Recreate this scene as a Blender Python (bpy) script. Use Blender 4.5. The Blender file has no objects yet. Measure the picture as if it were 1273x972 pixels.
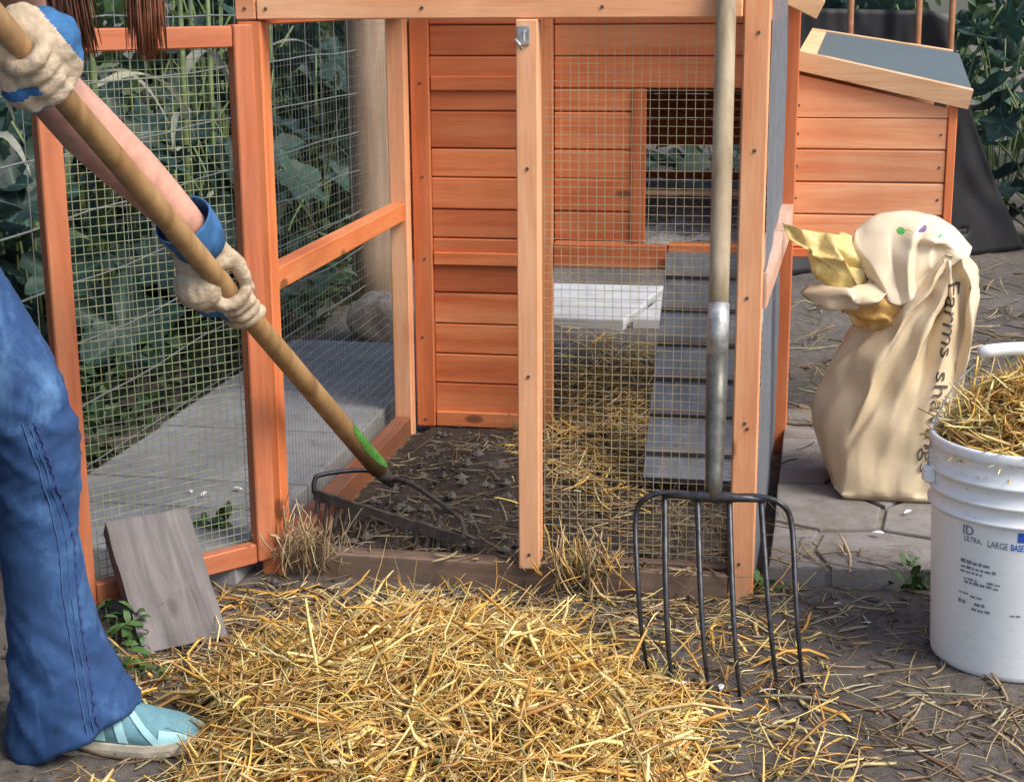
import bpy, bmesh, math, random
import numpy as np
from mathutils import Vector, Matrix, noise, kdtree
from mathutils.bvhtree import BVHTree

random.seed(7)
rng = np.random.default_rng(7)
R = math.radians
scene = bpy.context.scene
C = scene.collection

# ------------------------------------------------------------------ camera
cam_d = bpy.data.cameras.new('camera')
cam = bpy.data.objects.new('camera', cam_d)
C.objects.link(cam)
scene.camera = cam
cam_d.sensor_fit = 'HORIZONTAL'
cam_d.sensor_width = 36.0
cam_d.lens = 1978.12 / 1273 * 36
cam_d.clip_start = 0.05
cam_d.clip_end = 400
PITCH, ROLL = R(13.961), R(-0.4189)
fw = Vector((0, math.cos(PITCH), -math.sin(PITCH)))
rt0 = Vector((1, 0, 0))
up0 = rt0.cross(fw)
rt = rt0 * math.cos(ROLL) + up0 * math.sin(ROLL)
up = rt.cross(fw)
cam.matrix_world = Matrix(((rt.x, up.x, -fw.x, 0), (rt.y, up.y, -fw.y, 0), (rt.z, up.z, -fw.z, 1.1), (0, 0, 0, 1)))

# ------------------------------------------------------------------ light
SUN_DIR = Vector((0.62, -0.42, 0.80)).normalized()      # towards the sun
world = bpy.data.worlds.new('World')
scene.world = world
world.use_nodes = True
wn = world.node_tree
bg = wn.nodes['Background']
sky = wn.nodes.new('ShaderNodeTexSky')
sky.sky_type = 'NISHITA'
sky.sun_disc = False
sky.sun_elevation = math.asin(SUN_DIR.z)
sky.sun_rotation = math.atan2(SUN_DIR.x, SUN_DIR.y)
sky.dust_density = 2.5
sky.air_density = 1.0
wn.links.new(sky.outputs['Color'], bg.inputs['Color'])
bg.inputs['Strength'].default_value = 0.13
sun_d = bpy.data.lights.new('sun', 'SUN')
sun_d.energy = 2.4
sun_d.angle = R(30)
sun_d.color = (1.0, 0.93, 0.82)
sun = bpy.data.objects.new('sun', sun_d)
C.objects.link(sun)
sun.location = (4, -3, 6)
sun.rotation_euler = SUN_DIR.to_track_quat('Z', 'Y').to_euler()
vs = scene.view_settings
vs.view_transform = 'Standard'
vs.look = 'None'
vs.gamma = 1.0
vs.exposure = 0.74
vs.use_curve_mapping = False
scene.render.resolution_x = 1024
scene.render.resolution_y = 781

# ------------------------------------------------------------------ frame of the coop
YAW = R(10.5406)
CX = Vector((math.cos(YAW), -math.sin(YAW), 0))
CY = Vector((math.sin(YAW), math.cos(YAW), 0))
CO = Vector((-0.4443, 2.964, 0))


def L2W(x, y, z=0.0):
    return CO + CX * x + CY * y + Vector((0, 0, z))


def W2L(p):
    d = Vector(p) - CO
    return Vector((d.dot(CX), d.dot(CY), d.z))


# ------------------------------------------------------------------ object helpers
def tag(o, label=None, cat=None, group=None, kind=None):
    if label: o['label'] = label
    if cat: o['category'] = cat
    if group: o['group'] = group
    if kind: o['kind'] = kind
    return o


def empty(name, loc=(0, 0, 0), rz=0.0):
    o = bpy.data.objects.new(name, None)
    o.empty_display_size = 0.05
    C.objects.link(o)
    o.location = loc
    o.rotation_euler = (0, 0, rz)
    return o


def link(name, me, mat=None, parent=None, smooth=False):
    o = bpy.data.objects.new(name, me)
    C.objects.link(o)
    if mat and not me.materials:
        me.materials.append(mat)
    if parent: o.parent = parent
    if smooth:
        me.polygons.foreach_set('use_smooth', [True] * len(me.polygons))
    return o


class MB:
    """collects shapes into one mesh"""
    def __init__(s):
        s.v, s.f, s.m = [], [], []

    def add(s, vs_, fs_, mi=0):
        b = len(s.v)
        s.v += [tuple(p) for p in vs_]
        s.f += [tuple(i + b for i in q) for q in fs_]
        s.m += [mi] * len(fs_)
        return s

    def box(s, lo, hi, ch=0.0, M=None, mi=0):
        (x0, y0, z0), (x1, y1, z1) = lo, hi
        if ch <= 0:
            P = [Vector(p) for p in ((x0, y0, z0), (x1, y0, z0), (x1, y1, z0), (x0, y1, z0), (x0, y0, z1), (x1, y0, z1), (x1, y1, z1), (x0, y1, z1))]
            F = [(3, 2, 1, 0), (4, 5, 6, 7), (0, 1, 5, 4), (1, 2, 6, 5), (2, 3, 7, 6), (3, 0, 4, 7)]
        else:
            bm = bmesh.new()
            bmesh.ops.create_cube(bm, size=1)
            for v in bm.verts:
                v.co = Vector((x0 if v.co.x < 0 else x1, y0 if v.co.y < 0 else y1, z0 if v.co.z < 0 else z1))
            bmesh.ops.bevel(bm, geom=bm.edges[:] + bm.verts[:], offset=ch, segments=1, affect='EDGES', profile=0.5)
            bm.verts.index_update()
            P = [v.co.copy() for v in bm.verts]
            F = [tuple(v.index for v in f.verts) for f in bm.faces]
            bm.free()
        if M: P = [M @ p for p in P]
        return s.add(P, F, mi)

    def loft(s, rings, cap=True, closed=True, mi=0):
        n = len(rings[0])
        V = [p for r in rings for p in r]
        F = []
        for i in range(len(rings) - 1):
            for j in range(n if closed else n - 1):
                k = (j + 1) % n
                F.append((i * n + j, i * n + k, (i + 1) * n + k, (i + 1) * n + j))
        if cap and closed:
            F.append(tuple(range(n - 1, -1, -1)))
            F.append(tuple((len(rings) - 1) * n + j for j in range(n)))
        return s.add(V, F, mi)

    def tube(s, pts, rad, n=8, cap=True, mi=0, flat=1.0, ref=None):
        pts = [Vector(p) for p in pts]
        if not hasattr(rad, '__len__'): rad = [rad] * len(pts)
        t = (pts[1] - pts[0]).normalized()
        u = Vector(ref) if ref is not None else (Vector((0, 0, 1)) if abs(t.z) < 0.9 else Vector((1, 0, 0)))
        u = (u - t * u.dot(t)).normalized()
        rings = []
        for i, p in enumerate(pts):
            a = pts[max(i - 1, 0)]
            b = pts[min(i + 1, len(pts) - 1)]
            t = (b - a).normalized()
            u = (u - t * u.dot(t)).normalized()
            w = t.cross(u)
            r = rad[i]
            rings.append([p + u * (r * math.cos(2 * math.pi * j / n)) + w * (r * flat * math.sin(2 * math.pi * j / n)) for j in range(n)])
        return s.loft(rings, cap, True, mi)

    def ball(s, c, r, n=12, m=8, M=None):
        c = Vector(c)
        rx, ry, rz = r if hasattr(r, '__len__') else (r, r, r)
        V, F = [], []
        for i in range(m + 1):
            th = math.pi * i / m
            for j in range(n):
                ph = 2 * math.pi * j / n
                p = Vector((rx * math.sin(th) * math.cos(ph), ry * math.sin(th) * math.sin(ph), rz * math.cos(th)))
                V.append(c + (M @ p if M else p))
        for i in range(m):
            for j in range(n):
                k = (j + 1) % n
                F.append((i * n + j, (i + 1) * n + j, (i + 1) * n + k, i * n + k))
        return s.add(V, F)

    def lathe(s, prof, n=48, c=(0, 0, 0)):
        rings = [[Vector((c[0] + r * math.cos(2 * math.pi * j / n), c[1] + r * math.sin(2 * math.pi * j / n), c[2] + z)) for j in range(n)] for r, z in prof]
        return s.loft(rings, False)

    def mesh(s, name):
        me = bpy.data.meshes.new(name)
        me.from_pydata(s.v, [], s.f)
        me.update()
        if any(s.m): me.polygons.foreach_set('material_index', s.m)
        return me

    def build(s, name, mat=None, parent=None, smooth=False):
        return link(name, s.mesh(name), mat, parent, smooth)


def fused(mb, voxel, iters=4, factor=0.5):
    """one continuous skin over the collected shapes"""
    me = mb.mesh('tmp')
    o = bpy.data.objects.new('tmp', me)
    C.objects.link(o)
    r = o.modifiers.new('r', 'REMESH')
    r.mode = 'VOXEL'
    r.voxel_size = voxel
    if iters:
        sm = o.modifiers.new('s', 'SMOOTH')
        sm.iterations = iters
        sm.factor = factor
    dg = bpy.context.evaluated_depsgraph_get()
    out = bpy.data.meshes.new_from_object(o.evaluated_get(dg))
    bpy.data.objects.remove(o)
    bpy.data.meshes.remove(me)
    return out


def push(me, fn):
    """move each vertex along its normal"""
    nn = [v.normal.copy() for v in me.vertices]
    cc = [v.co.copy() for v in me.vertices]
    me.vertices.foreach_set('co', [x for c_, n_ in zip(cc, nn) for x in (c_ + n_ * fn(c_))])
    me.update()


def spline(pts, n):
    """Catmull-Rom through points"""
    P = [Vector(p) for p in pts]
    P = [P[0] * 2 - P[1]] + P + [P[-1] * 2 - P[-2]]
    out = []
    m = len(P) - 3
    for i in range(n):
        t = i / (n - 1) * m
        k = min(int(t), m - 1)
        t -= k
        a, b, c_, d = P[k:k + 4]
        out.append(0.5 * ((2 * b) + (c_ - a) * t + (2 * a - 5 * b + 4 * c_ - d) * t * t + (3 * b - a - 3 * c_ + d) * t ** 3))
    return out


def lerp_list(keys, t):
    ks = sorted(keys)
    if t <= ks[0][0]: return ks[0][1:]
    for a, b in zip(ks, ks[1:]):
        if t <= b[0]:
            f = (t - a[0]) / (b[0] - a[0])
            return tuple(x + (y - x) * f for x, y in zip(a[1:], b[1:]))
    return ks[-1][1:]


# ------------------------------------------------------------------ materials
class NT:
    def __init__(s, name):
        s.m = bpy.data.materials.new(name)
        s.m.use_nodes = True
        s.t = s.m.node_tree
        s.b = s.t.nodes['Principled BSDF']
        s.out = s.t.nodes['Material Output']

    def n(s, typ, **kw):
        nd = s.t.nodes.new('ShaderNode' + typ)
        for k, v in kw.items():
            if k in nd.inputs: nd.inputs[k].default_value = v
            else: setattr(nd, k, v)
        return nd

    def l(s, a, b):
        s.t.links.new(a, b)

    def coords(s, scale=(1, 1, 1), kind='Object', rand=True):
        tc = s.n('TexCoord')
        mp = s.n('Mapping')
        mp.inputs['Scale'].default_value = scale
        src = tc.outputs[kind]
        if rand:
            oi = s.n('ObjectInfo')
            mul = s.n('Math', operation='MULTIPLY')
            mul.inputs[1].default_value = 37.0
            s.l(oi.outputs['Random'], mul.inputs[0])
            va = s.n('VectorMath', operation='ADD')
            s.l(src, va.inputs[0])
            s.l(mul.outputs[0], va.inputs[1])
            src = va.outputs[0]
        s.l(src, mp.inputs['Vector'])
        return mp.outputs[0]

    def noise(s, vec, scale, detail=4, rough=0.55, dist=0.0):
        nd = s.n('TexNoise', Scale=scale, Detail=detail, Roughness=rough, Distortion=dist)
        s.l(vec, nd.inputs['Vector'])
        return nd.outputs['Fac']

    def ramp(s, fac, stops):
        r = s.n('ValToRGB')
        e = r.color_ramp.elements
        while len(e) < len(stops): e.new(0.5)
        for el, (p, col) in zip(e, stops):
            el.position = p
            el.color = (*col, 1) if len(col) == 3 else col
        s.l(fac, r.inputs['Fac'])
        return r.outputs['Color']

    def mix(s, a, b, fac, mode='MIX'):
        m = s.n('Mix', data_type='RGBA', blend_type=mode)
        for inp, v in ((m.inputs[6], a), (m.inputs[7], b), (m.inputs[0], fac)):
            if hasattr(v, 'is_output'): s.l(v, inp)
            elif hasattr(v, '__len__'): inp.default_value = (*v, 1)
            else: inp.default_value = v
        return m.outputs[2]

    def bump(s, h, strength, dist=0.01):
        b = s.n('Bump', Strength=strength, Distance=dist)
        s.l(h, b.inputs['Height'])
        s.l(b.outputs['Normal'], s.b.inputs['Normal'])

    def set(s, col=None, rough=None, **kw):
        if col is not None:
            if hasattr(col, 'is_output'): s.l(col, s.b.inputs['Base Color'])
            else: s.b.inputs['Base Color'].default_value = (*col, 1)
        if rough is not None:
            if hasattr(rough, 'is_output'): s.l(rough, s.b.inputs['Roughness'])
            else: s.b.inputs['Roughness'].default_value = rough
        for k, v in kw.items(): s.b.inputs[k].default_value = v
        return s.m


def wood(name, dark, mid, light, axis, knots=True, vary=0.24, dirt=0.0, knot_col=(0.10, 0.035, 0.012)):
    t = NT(name)
    sc = [1, 1, 1]
    sc['xyz'.index(axis)] = 0.07
    v = t.coords(sc)
    g1 = t.noise(v, 24, 5, 0.6, 0.6)
    g2 = t.noise(v, 160, 3, 0.6)
    col = t.ramp(g1, [(0.30, dark), (0.5, mid), (0.72, light)])
    fine = t.ramp(g2, [(0.3, (0.88, 0.84, 0.80)), (0.6, (1, 1, 1))])
    col = t.mix(col, fine, 0.75, 'MULTIPLY')
    # blotchy stain
    bl = t.noise(t.coords((1, 1, 1)), 4.5, 3, 0.6)
    blc = t.ramp(bl, [(0.30, (0.80, 0.72, 0.66)), (0.58, (1.0, 1.0, 1.0))])
    col = t.mix(col, blc, 0.7, 'MULTIPLY')
    # per piece tone
    oi = t.n('ObjectInfo')
    tone = t.ramp(oi.outputs['Random'], [(0.0, (1 - vary, 1 - vary * 1.25, 1 - vary * 1.3)), (0.5, (1, 1, 1)), (1.0, (1 + vary * .25, 1 + vary * .5, 1 + vary * .6))])
    col = t.mix(col, tone, 1.0, 'MULTIPLY')
    if knots:
        sk = [11, 11, 11]
        sk['xyz'.index(axis)] = 5.0
        vo = t.n('TexVoronoi', feature='F1', Scale=1.0, Randomness=1.0)
        t.l(t.coords(sk), vo.inputs['Vector'])
        k = t.ramp(vo.outputs['Distance'], [(0.09, (1, 1, 1)), (0.15, (0, 0, 0))])
        gate = t.ramp(vo.outputs['Color'], [(0.50, (0, 0, 0)), (0.54, (1, 1, 1))])
        kk = t.mix(k, gate, 1.0, 'MULTIPLY')
        col = t.mix(col, knot_col, t.mix((0, 0, 0), kk, 0.75))
    if dirt:
        dn = t.noise(t.coords((1, 1, 1)), 9, 5, 0.65)
        df = t.ramp(dn, [(0.45, (0, 0, 0)), (0.75, (dirt, dirt, dirt))])
        col = t.mix(col, (0.10, 0.075, 0.055), df)
    t.bump(g2, 0.25, 0.002)
    return t.set(col, 0.62)


def simple(name, col, rough=0.6, var=0.25, scale=20, bump=0.0, bscale=120, bdist=0.002, **kw):
    t = NT(name)
    v = t.coords((1, 1, 1))
    nz = t.noise(v, scale, 4, 0.6)
    c = t.ramp(nz, [(0.3, tuple(x * (1 - var) for x in col)), (0.7, tuple(min(1, x * (1 + var)) for x in col))])
    if bump: t.bump(t.noise(v, bscale, 4, 0.6), bump, bdist)
    return t.set(c, rough, **kw)


M = {}
OR_D, OR_M, OR_L = (0.58, 0.140, 0.042), (0.70, 0.210, 0.072), (0.76, 0.29, 0.12)       # red orange stain
PA_D, PA_M, PA_L = (0.72, 0.290, 0.135), (0.82, 0.400, 0.205), (0.86, 0.49, 0.285)         # worn, paler stain
for ax in 'xz':
    M['dull_' + ax] = wood('dull_stained_wood_' + ax, (0.40, 0.105, 0.040), (0.52, 0.165, 0.070), (0.60, 0.24, 0.115), ax, vary=0.1, dirt=0.35)
for ax in 'xyz':
    M['stain_' + ax] = wood('stained_wood_' + ax, OR_D, OR_M, OR_L, ax)
    M['pale_' + ax] = wood('pale_wood_' + ax, PA_D, PA_M, PA_L, ax, vary=0.22)
M['sill'] = wood('dirty_sill_wood', (0.12, 0.08, 0.06), (0.19, 0.125, 0.09), (0.27, 0.175, 0.125), 'x', dirt=1.0)
M['sill_y'] = wood('dirty_sill_wood_y', (0.22, 0.10, 0.06), (0.36, 0.13, 0.06), (0.46, 0.2, 0.1), 'y', dirt=0.8)
M['raw_y'] = wood('dusty_rail_wood', (0.55, 0.30, 0.20), (0.66, 0.44, 0.34), (0.72, 0.56, 0.48), 'y', vary=0.05)
M['raw_x'] = wood('bare_pine_x', (0.66, 0.38, 0.19), (0.76, 0.50, 0.28), (0.82, 0.60, 0.38), 'x', vary=0.12)
M['grey_wood'] = wood('weathered_grey_wood', (0.035, 0.032, 0.034), (0.135, 0.125, 0.130), (0.24, 0.225, 0.235), 'z', knots=True, vary=0.05, dirt=0.6, knot_col=(0.045, 0.04, 0.038))
M['ramp_wood'] = wood('ramp_wood', (0.080, 0.088, 0.105), (0.12, 0.130, 0.152), (0.16, 0.17, 0.195), 'y', knots=False)
M['cleat'] = wood('grey_cleat_wood', (0.10, 0.095, 0.10), (0.135, 0.125, 0.13), (0.17, 0.155, 0.155), 'x', knots=False)  # cleats in grey tones close to the ramp board
M['post_wood'] = wood('round_post_wood', (0.20, 0.135, 0.09), (0.30, 0.21, 0.145), (0.38, 0.28, 0.20), 'z', vary=0.1)
M['handle'] = wood('ash_handle', (0.20, 0.115, 0.045), (0.33, 0.195, 0.08), (0.42, 0.26, 0.12), 'z', knots=False, vary=0.05)
M['grey_handle'] = wood('old_ash_handle', (0.26, 0.20, 0.12), (0.38, 0.31, 0.20), (0.48, 0.41, 0.29), 'z', knots=False, vary=0.05)
M['green_paint'] = simple('green_paint', (0.10, 0.31, 0.055), 0.6, 0.45, 90)
M['galv'] = simple('galvanised_wire', (0.46, 0.39, 0.23), 0.5, 0.2, 30, Metallic=0.2)
M['galv_grey'] = simple('grey_wire', (0.30, 0.32, 0.35), 0.5, 0.2, 30, Metallic=0.2)
M['galv_dull'] = simple('weathered_wire', (0.17, 0.18, 0.14), 0.6, 0.3, 30)
M['galv_door'] = simple('aged_green_wire', (0.25, 0.27, 0.155), 0.55, 0.3, 30)
M['fence_wire'] = simple('fence_wire', (0.17, 0.18, 0.18), 0.5, 0.2, 30, Metallic=0.1)
M['steel'] = simple('worn_steel', (0.42, 0.42, 0.41), 0.5, 0.35, 60, bump=0.15, Metallic=0.7)
M['iron'] = simple('dark_iron', (0.055, 0.055, 0.062), 0.42, 0.45, 70, bump=0.2, Metallic=0.65)
M['socket'] = simple('worn_socket_steel', (0.13, 0.125, 0.11), 0.45, 0.4, 40, bump=0.15, Metallic=0.6)
M['muddy_iron'] = simple('muddy_iron', (0.085, 0.068, 0.055), 0.8, 0.5, 45, bump=0.5, bscale=70)
M['felt'] = simple('roofing_felt', (0.085, 0.115, 0.13), 0.85, 0.25, 300, bump=0.6, bscale=700)
def concrete_mat():
    t = NT('path_concrete')
    v = t.coords((1, 1, 1))
    c1 = t.ramp(t.noise(v, 5, 7, 0.7), [(0.3, (0.20, 0.198, 0.205)), (0.7, (0.33, 0.328, 0.335))])
    br = t.noise(t.coords((1.5, 40, 1)), 5, 3, 0.6)
    c1 = t.mix(c1, t.ramp(br, [(0.35, (0.80, 0.80, 0.80)), (0.6, (1, 1, 1))]), 0.6, 'MULTIPLY')
    st = t.ramp(t.noise(t.coords((1, 1, 1), rand=False), 16, 7, 0.75), [(0.54, (0, 0, 0)), (0.72, (0.65, 0.65, 0.65))])
    c1 = t.mix(c1, (0.10, 0.085, 0.07), st)
    t.bump(t.noise(v, 170, 6, 0.75), 0.5, 0.003)
    return t.set(c1, 0.9)


M['concrete'] = concrete_mat()
def paver_mat():
    t = NT('dusty_paver')
    v = t.coords((1, 1, 1))
    c1 = t.ramp(t.noise(v, 7, 6, 0.7), [(0.3, (0.155, 0.142, 0.135)), (0.7, (0.255, 0.24, 0.23))])
    c1 = t.mix(c1, (0.13, 0.10, 0.075), t.ramp(t.noise(t.coords((1, 1, 1), rand=False), 14, 7, 0.75), [(0.46, (0, 0, 0)), (0.68, (0.8, 0.8, 0.8))]))
    t.bump(t.noise(v, 130, 6, 0.7), 0.5, 0.004)
    return t.set(c1, 0.9)


M['paver'] = paver_mat()
M['concrete_pale'] = simple('pale_concrete', (0.42, 0.43, 0.45), 0.88, 0.15, 10, bump=0.3, bscale=160)
M['fabric'] = simple('black_ground_cloth', (0.007, 0.007, 0.010), 0.62, 0.4, 8, bump=0.3, bscale=500)
M['stake'] = simple('rusty_stake', (0.30, 0.13, 0.06), 0.8, 0.3, 30)
M['rock'] = simple('fieldstone', (0.52, 0.40, 0.30), 0.9, 0.45, 26, bump=0.8, bscale=50, bdist=0.006)
M['skin'] = simple('skin', (0.58, 0.31, 0.235), 0.5, 0.20, 30, bump=0.25, bscale=260, bdist=0.001)
M['skin'].node_tree.nodes['Principled BSDF'].inputs['Subsurface Weight'].default_value = 0.12
M['skin'].node_tree.nodes['Principled BSDF'].inputs['Subsurface Radius'].default_value = (0.01, 0.004, 0.002)
def glove_mat():
    t = NT('tan_leather_glove')
    v = t.coords((1, 1, 1), rand=False)
    c1 = t.ramp(t.noise(v, 40, 5, 0.65), [(0.3, (0.40, 0.31, 0.21)), (0.65, (0.58, 0.475, 0.35))])
    d = t.ramp(t.noise(v, 17, 6, 0.7), [(0.48, (0, 0, 0)), (0.70, (0.75, 0.75, 0.75))])
    c1 = t.mix(c1, (0.20, 0.14, 0.09), d)
    t.bump(t.noise(v, 170, 5, 0.7, 0.6), 0.7, 0.004)
    return t.set(c1, 0.8)


M['glove'] = glove_mat()
M['glove_blue'] = simple('blue_glove_cloth', (0.03, 0.125, 0.30), 0.85, 0.3, 60, bump=0.4, bscale=500)
M['shirt'] = simple('navy_shirt', (0.015, 0.015, 0.05), 0.9, 0.3, 40)
M['hair'] = simple('brown_hair', (0.10, 0.036, 0.018), 0.45, 0.5, 60)
M['hair_red'] = simple('auburn_hair', (0.17, 0.06, 0.028), 0.45, 0.4, 60)
M['shoe'] = simple('teal_shoe_mesh', (0.13, 0.28, 0.33), 0.8, 0.15, 60, bump=0.4, bscale=600)
M['shoe_band'] = simple('pale_aqua_shoe_band', (0.33, 0.58, 0.62), 0.6, 0.1, 40)
M['sole'] = simple('shoe_sole', (0.42, 0.38, 0.30), 0.85, 0.3, 40)
M['feather'] = simple('feather_white', (0.78, 0.78, 0.80), 0.8, 0.06, 40)
M['black_print'] = simple('black_print', (0.06, 0.055, 0.045), 0.6, 0.1, 40)
M['grey_print'] = simple('faded_print', (0.22, 0.22, 0.26), 0.6, 0.2, 90)
M['blue_print'] = simple('blue_print', (0.02, 0.10, 0.50), 0.6, 0.1, 40)
M['green_print'] = simple('green_print', (0.10, 0.40, 0.08), 0.6, 0.1, 40)
M['violet_print'] = simple('violet_print', (0.14, 0.08, 0.22), 0.6, 0.1, 40)
M['weed_leaf'] = simple('weed_leaf', (0.05, 0.11, 0.025), 0.6, 0.4, 30)
M['stem'] = simple('plant_stem', (0.12, 0.17, 0.06), 0.6, 0.3, 30)


def leaf_mat(name, a, b, back=0.25, veins=False):
    t = NT(name)
    oi = t.n('ObjectInfo')
    v = t.coords((1, 1, 1))
    nz = t.noise(v, 25, 4, 0.6)
    c1 = t.ramp(nz, [(0.3, a), (0.7, b)])
    tone = t.ramp(oi.outputs['Random'], [(0.0, (0.55, 0.6, 0.65)), (0.6, (1, 1, 1)), (1.0, (1.35, 1.3, 1.1))])
    col = t.mix(c1, tone, 1.0, 'MULTIPLY')
    if veins:
        tc = t.n('TexCoord')
        sx = t.n('SeparateXYZ')
        t.l(tc.outputs['Object'], sx.inputs[0])
        sb = t.n('Math', operation='SUBTRACT')
        sb.inputs[1].default_value = 0.25
        t.l(sx.outputs['Y'], sb.inputs[0])
        an = t.n('Math', operation='ARCTAN2')
        t.l(sx.outputs['X'], an.inputs[0])
        t.l(sb.outputs[0], an.inputs[1])
        mu = t.n('Math', operation='MULTIPLY')
        mu.inputs[1].default_value = 2.5
        t.l(an.outputs[0], mu.inputs[0])
        sn = t.n('Math', operation='SINE')
        t.l(mu.outputs[0], sn.inputs[0])
        ab = t.n('Math', operation='ABSOLUTE')
        t.l(sn.outputs[0], ab.inputs[0])
        vf = t.ramp(ab.outputs[0], [(0.03, (0.6, 0.6, 0.6)), (0.16, (0, 0, 0))])
        col = t.mix(col, tuple(min(1, x * 2.2) for x in b), vf)
    t.bump(t.noise(v, 60, 3, 0.6), 0.4, 0.004)
    t.set(col, 0.5)
    tr = t.n('BsdfTranslucent')
    t.l(col, tr.inputs['Color'])
    mx = t.n('MixShader')
    mx.inputs[0].default_value = back
    t.l(t.b.outputs[0], mx.inputs[1])
    t.l(tr.outputs[0], mx.inputs[2])
    t.l(mx.outputs[0], t.out.inputs['Surface'])
    return t.m


M['squash'] = leaf_mat('squash_leaf', (0.012, 0.036, 0.032), (0.034, 0.076, 0.060), 0.25, True)
M['corn'] = leaf_mat('corn_leaf', (0.09, 0.14, 0.05), (0.16, 0.20, 0.085))
M['dry_corn'] = leaf_mat('dry_corn_leaf', (0.26, 0.26, 0.20), (0.40, 0.40, 0.33))
M['hedge'] = leaf_mat('hedge_leaf', (0.03, 0.07, 0.03), (0.065, 0.12, 0.04))


def soil_mat():
    t = NT('soil')
    v = t.coords((1, 1, 1), rand=False)
    a = t.noise(v, 3.2, 6, 0.65)
    b = t.noise(v, 34, 6, 0.7)
    col = t.ramp(a, [(0.3, (0.095, 0.080, 0.071)), (0.55, (0.165, 0.145, 0.131)), (0.75, (0.225, 0.203, 0.186))])
    col = t.mix(col, t.ramp(b, [(0.30, (0.45, 0.42, 0.40)), (0.62, (1.1, 1.08, 1.05))]), 0.9, 'MULTIPLY')
    # old trampled straw bits, tiny
    vo = t.n('TexVoronoi', feature='F1', Scale=90.0)
    t.l(v, vo.inputs['Vector'])
    k = t.ramp(vo.outputs['Distance'], [(0.10, (1, 1, 1)), (0.2, (0, 0, 0))])
    g = t.ramp(vo.outputs['Color'], [(0.68, (0, 0, 0)), (0.75, (1, 1, 1))])
    col = t.mix(col, (0.28, 0.21, 0.12), t.mix((0, 0, 0), t.mix(k, g, 1.0, 'MULTIPLY'), 0.6))
    t.bump(t.noise(v, 70, 8, 0.75), 0.9, 0.012)
    return t.set(col, 0.95)


M['soil'] = soil_mat()
M['run_soil'] = simple('dark_bedding_soil', (0.040, 0.028, 0.021), 0.95, 0.5, 30, bump=0.9, bscale=70, bdist=0.012)  # soil inside the run, a darker brown than the yard


def attr_mat(name, rough=0.55, attr='Col'):
    t = NT(name)
    at = t.n('Attribute', attribute_name=attr)
    v = t.coords((1, 1, 1), rand=False)
    f = t.ramp(t.noise(v, 120, 3, 0.6), [(0.3, (0.72, 0.68, 0.62)), (0.65, (1.08, 1.06, 1.0))])
    return t.set(t.mix(at.outputs['Color'], f, 0.8, 'MULTIPLY'), rough)


M['straw'] = attr_mat('straw')


def denim():
    t = NT('denim')
    v = t.coords((1, 1, 1), rand=False)
    a = t.noise(t.coords((1.6, 1.6, 0.8), rand=False), 7, 6, 0.68, 0.5)
    w = t.n('TexWave', wave_type='BANDS', bands_direction='DIAGONAL', Scale=380.0, Distortion=1.5, Detail=2.0)
    t.l(v, w.inputs['Vector'])
    col = t.ramp(a, [(0.30, (0.007, 0.030, 0.098)), (0.5, (0.015, 0.058, 0.170)), (0.72, (0.09, 0.20, 0.38))])
    col = t.mix(col, t.ramp(w.outputs['Fac'], [(0.2, (0.75, 0.78, 0.82)), (0.8, (1.1, 1.1, 1.1))]), 0.6, 'MULTIPLY')
    t.bump(w.outputs['Fac'], 0.2, 0.001)
    return t.set(col, 0.85)


M['denim'] = denim()
M['seam'] = simple('denim_seam', (0.035, 0.085, 0.20), 0.9, 0.25, 120)
M['seam_dark'] = simple('denim_pucker', (0.018, 0.04, 0.14), 0.9, 0.5, 160)


def plastic_bag():
    t = NT('cream_plastic')
    v = t.coords((1, 1, 1), rand=False)
    a = t.noise(v, 5, 3, 0.5)
    col = t.ramp(a, [(0.3, (0.70, 0.555, 0.355)), (0.7, (0.78, 0.65, 0.45))])
    cr = t.noise(v, 16, 4, 0.55, 1.2)
    t.bump(cr, 0.12, 0.012)
    t.set(col, 0.22)
    tr = t.n('BsdfTranslucent')
    tr.inputs['Color'].default_value = (0.75, 0.55, 0.28, 1)
    mx = t.n('MixShader')
    mx.inputs[0].default_value = 0.14
    t.l(t.b.outputs[0], mx.inputs[1])
    t.l(tr.outputs[0], mx.inputs[2])
    t.l(mx.outputs[0], t.out.inputs['Surface'])
    return t.m


M['bag'] = plastic_bag()
M['bag_white'] = simple('pale_bag_plastic', (0.74, 0.62, 0.44), 0.28, 0.05, 8, bump=0.08, bscale=22, bdist=0.01)
M['bag_yellow'] = simple('yellow_bag_plastic', (0.60, 0.46, 0.17), 0.4, 0.25, 14, bump=0.4, bscale=22, bdist=0.02)
M['bag_orange'] = simple('amber_bag_plastic', (0.62, 0.36, 0.11), 0.45, 0.12, 9, bump=0.3, bscale=22, bdist=0.02)


def pail():
    t = NT('white_pail_plastic')
    v = t.coords((1, 1, 1), rand=False)
    a = t.noise(v, 5, 5, 0.65)
    col = t.ramp(a, [(0.25, (0.76, 0.80, 0.82)), (0.5, (0.83, 0.86, 0.87)), (0.8, (0.86, 0.88, 0.88))])
    scuff = t.noise(t.coords((1, 1, 4), rand=False), 26, 6, 0.75)
    col = t.mix(col, (0.50, 0.47, 0.42), t.ramp(scuff, [(0.54, (0, 0, 0)), (0.78, (0.55, 0.55, 0.55))]))
    t.bump(scuff, 0.06, 0.002)
    return t.set(col, 0.38)


M['pail'] = pail()

# ------------------------------------------------------------------ ground
PILE_C, PILE_R, PILE_H = (-0.125, 2.22), (0.395, 0.450), 0.098


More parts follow.
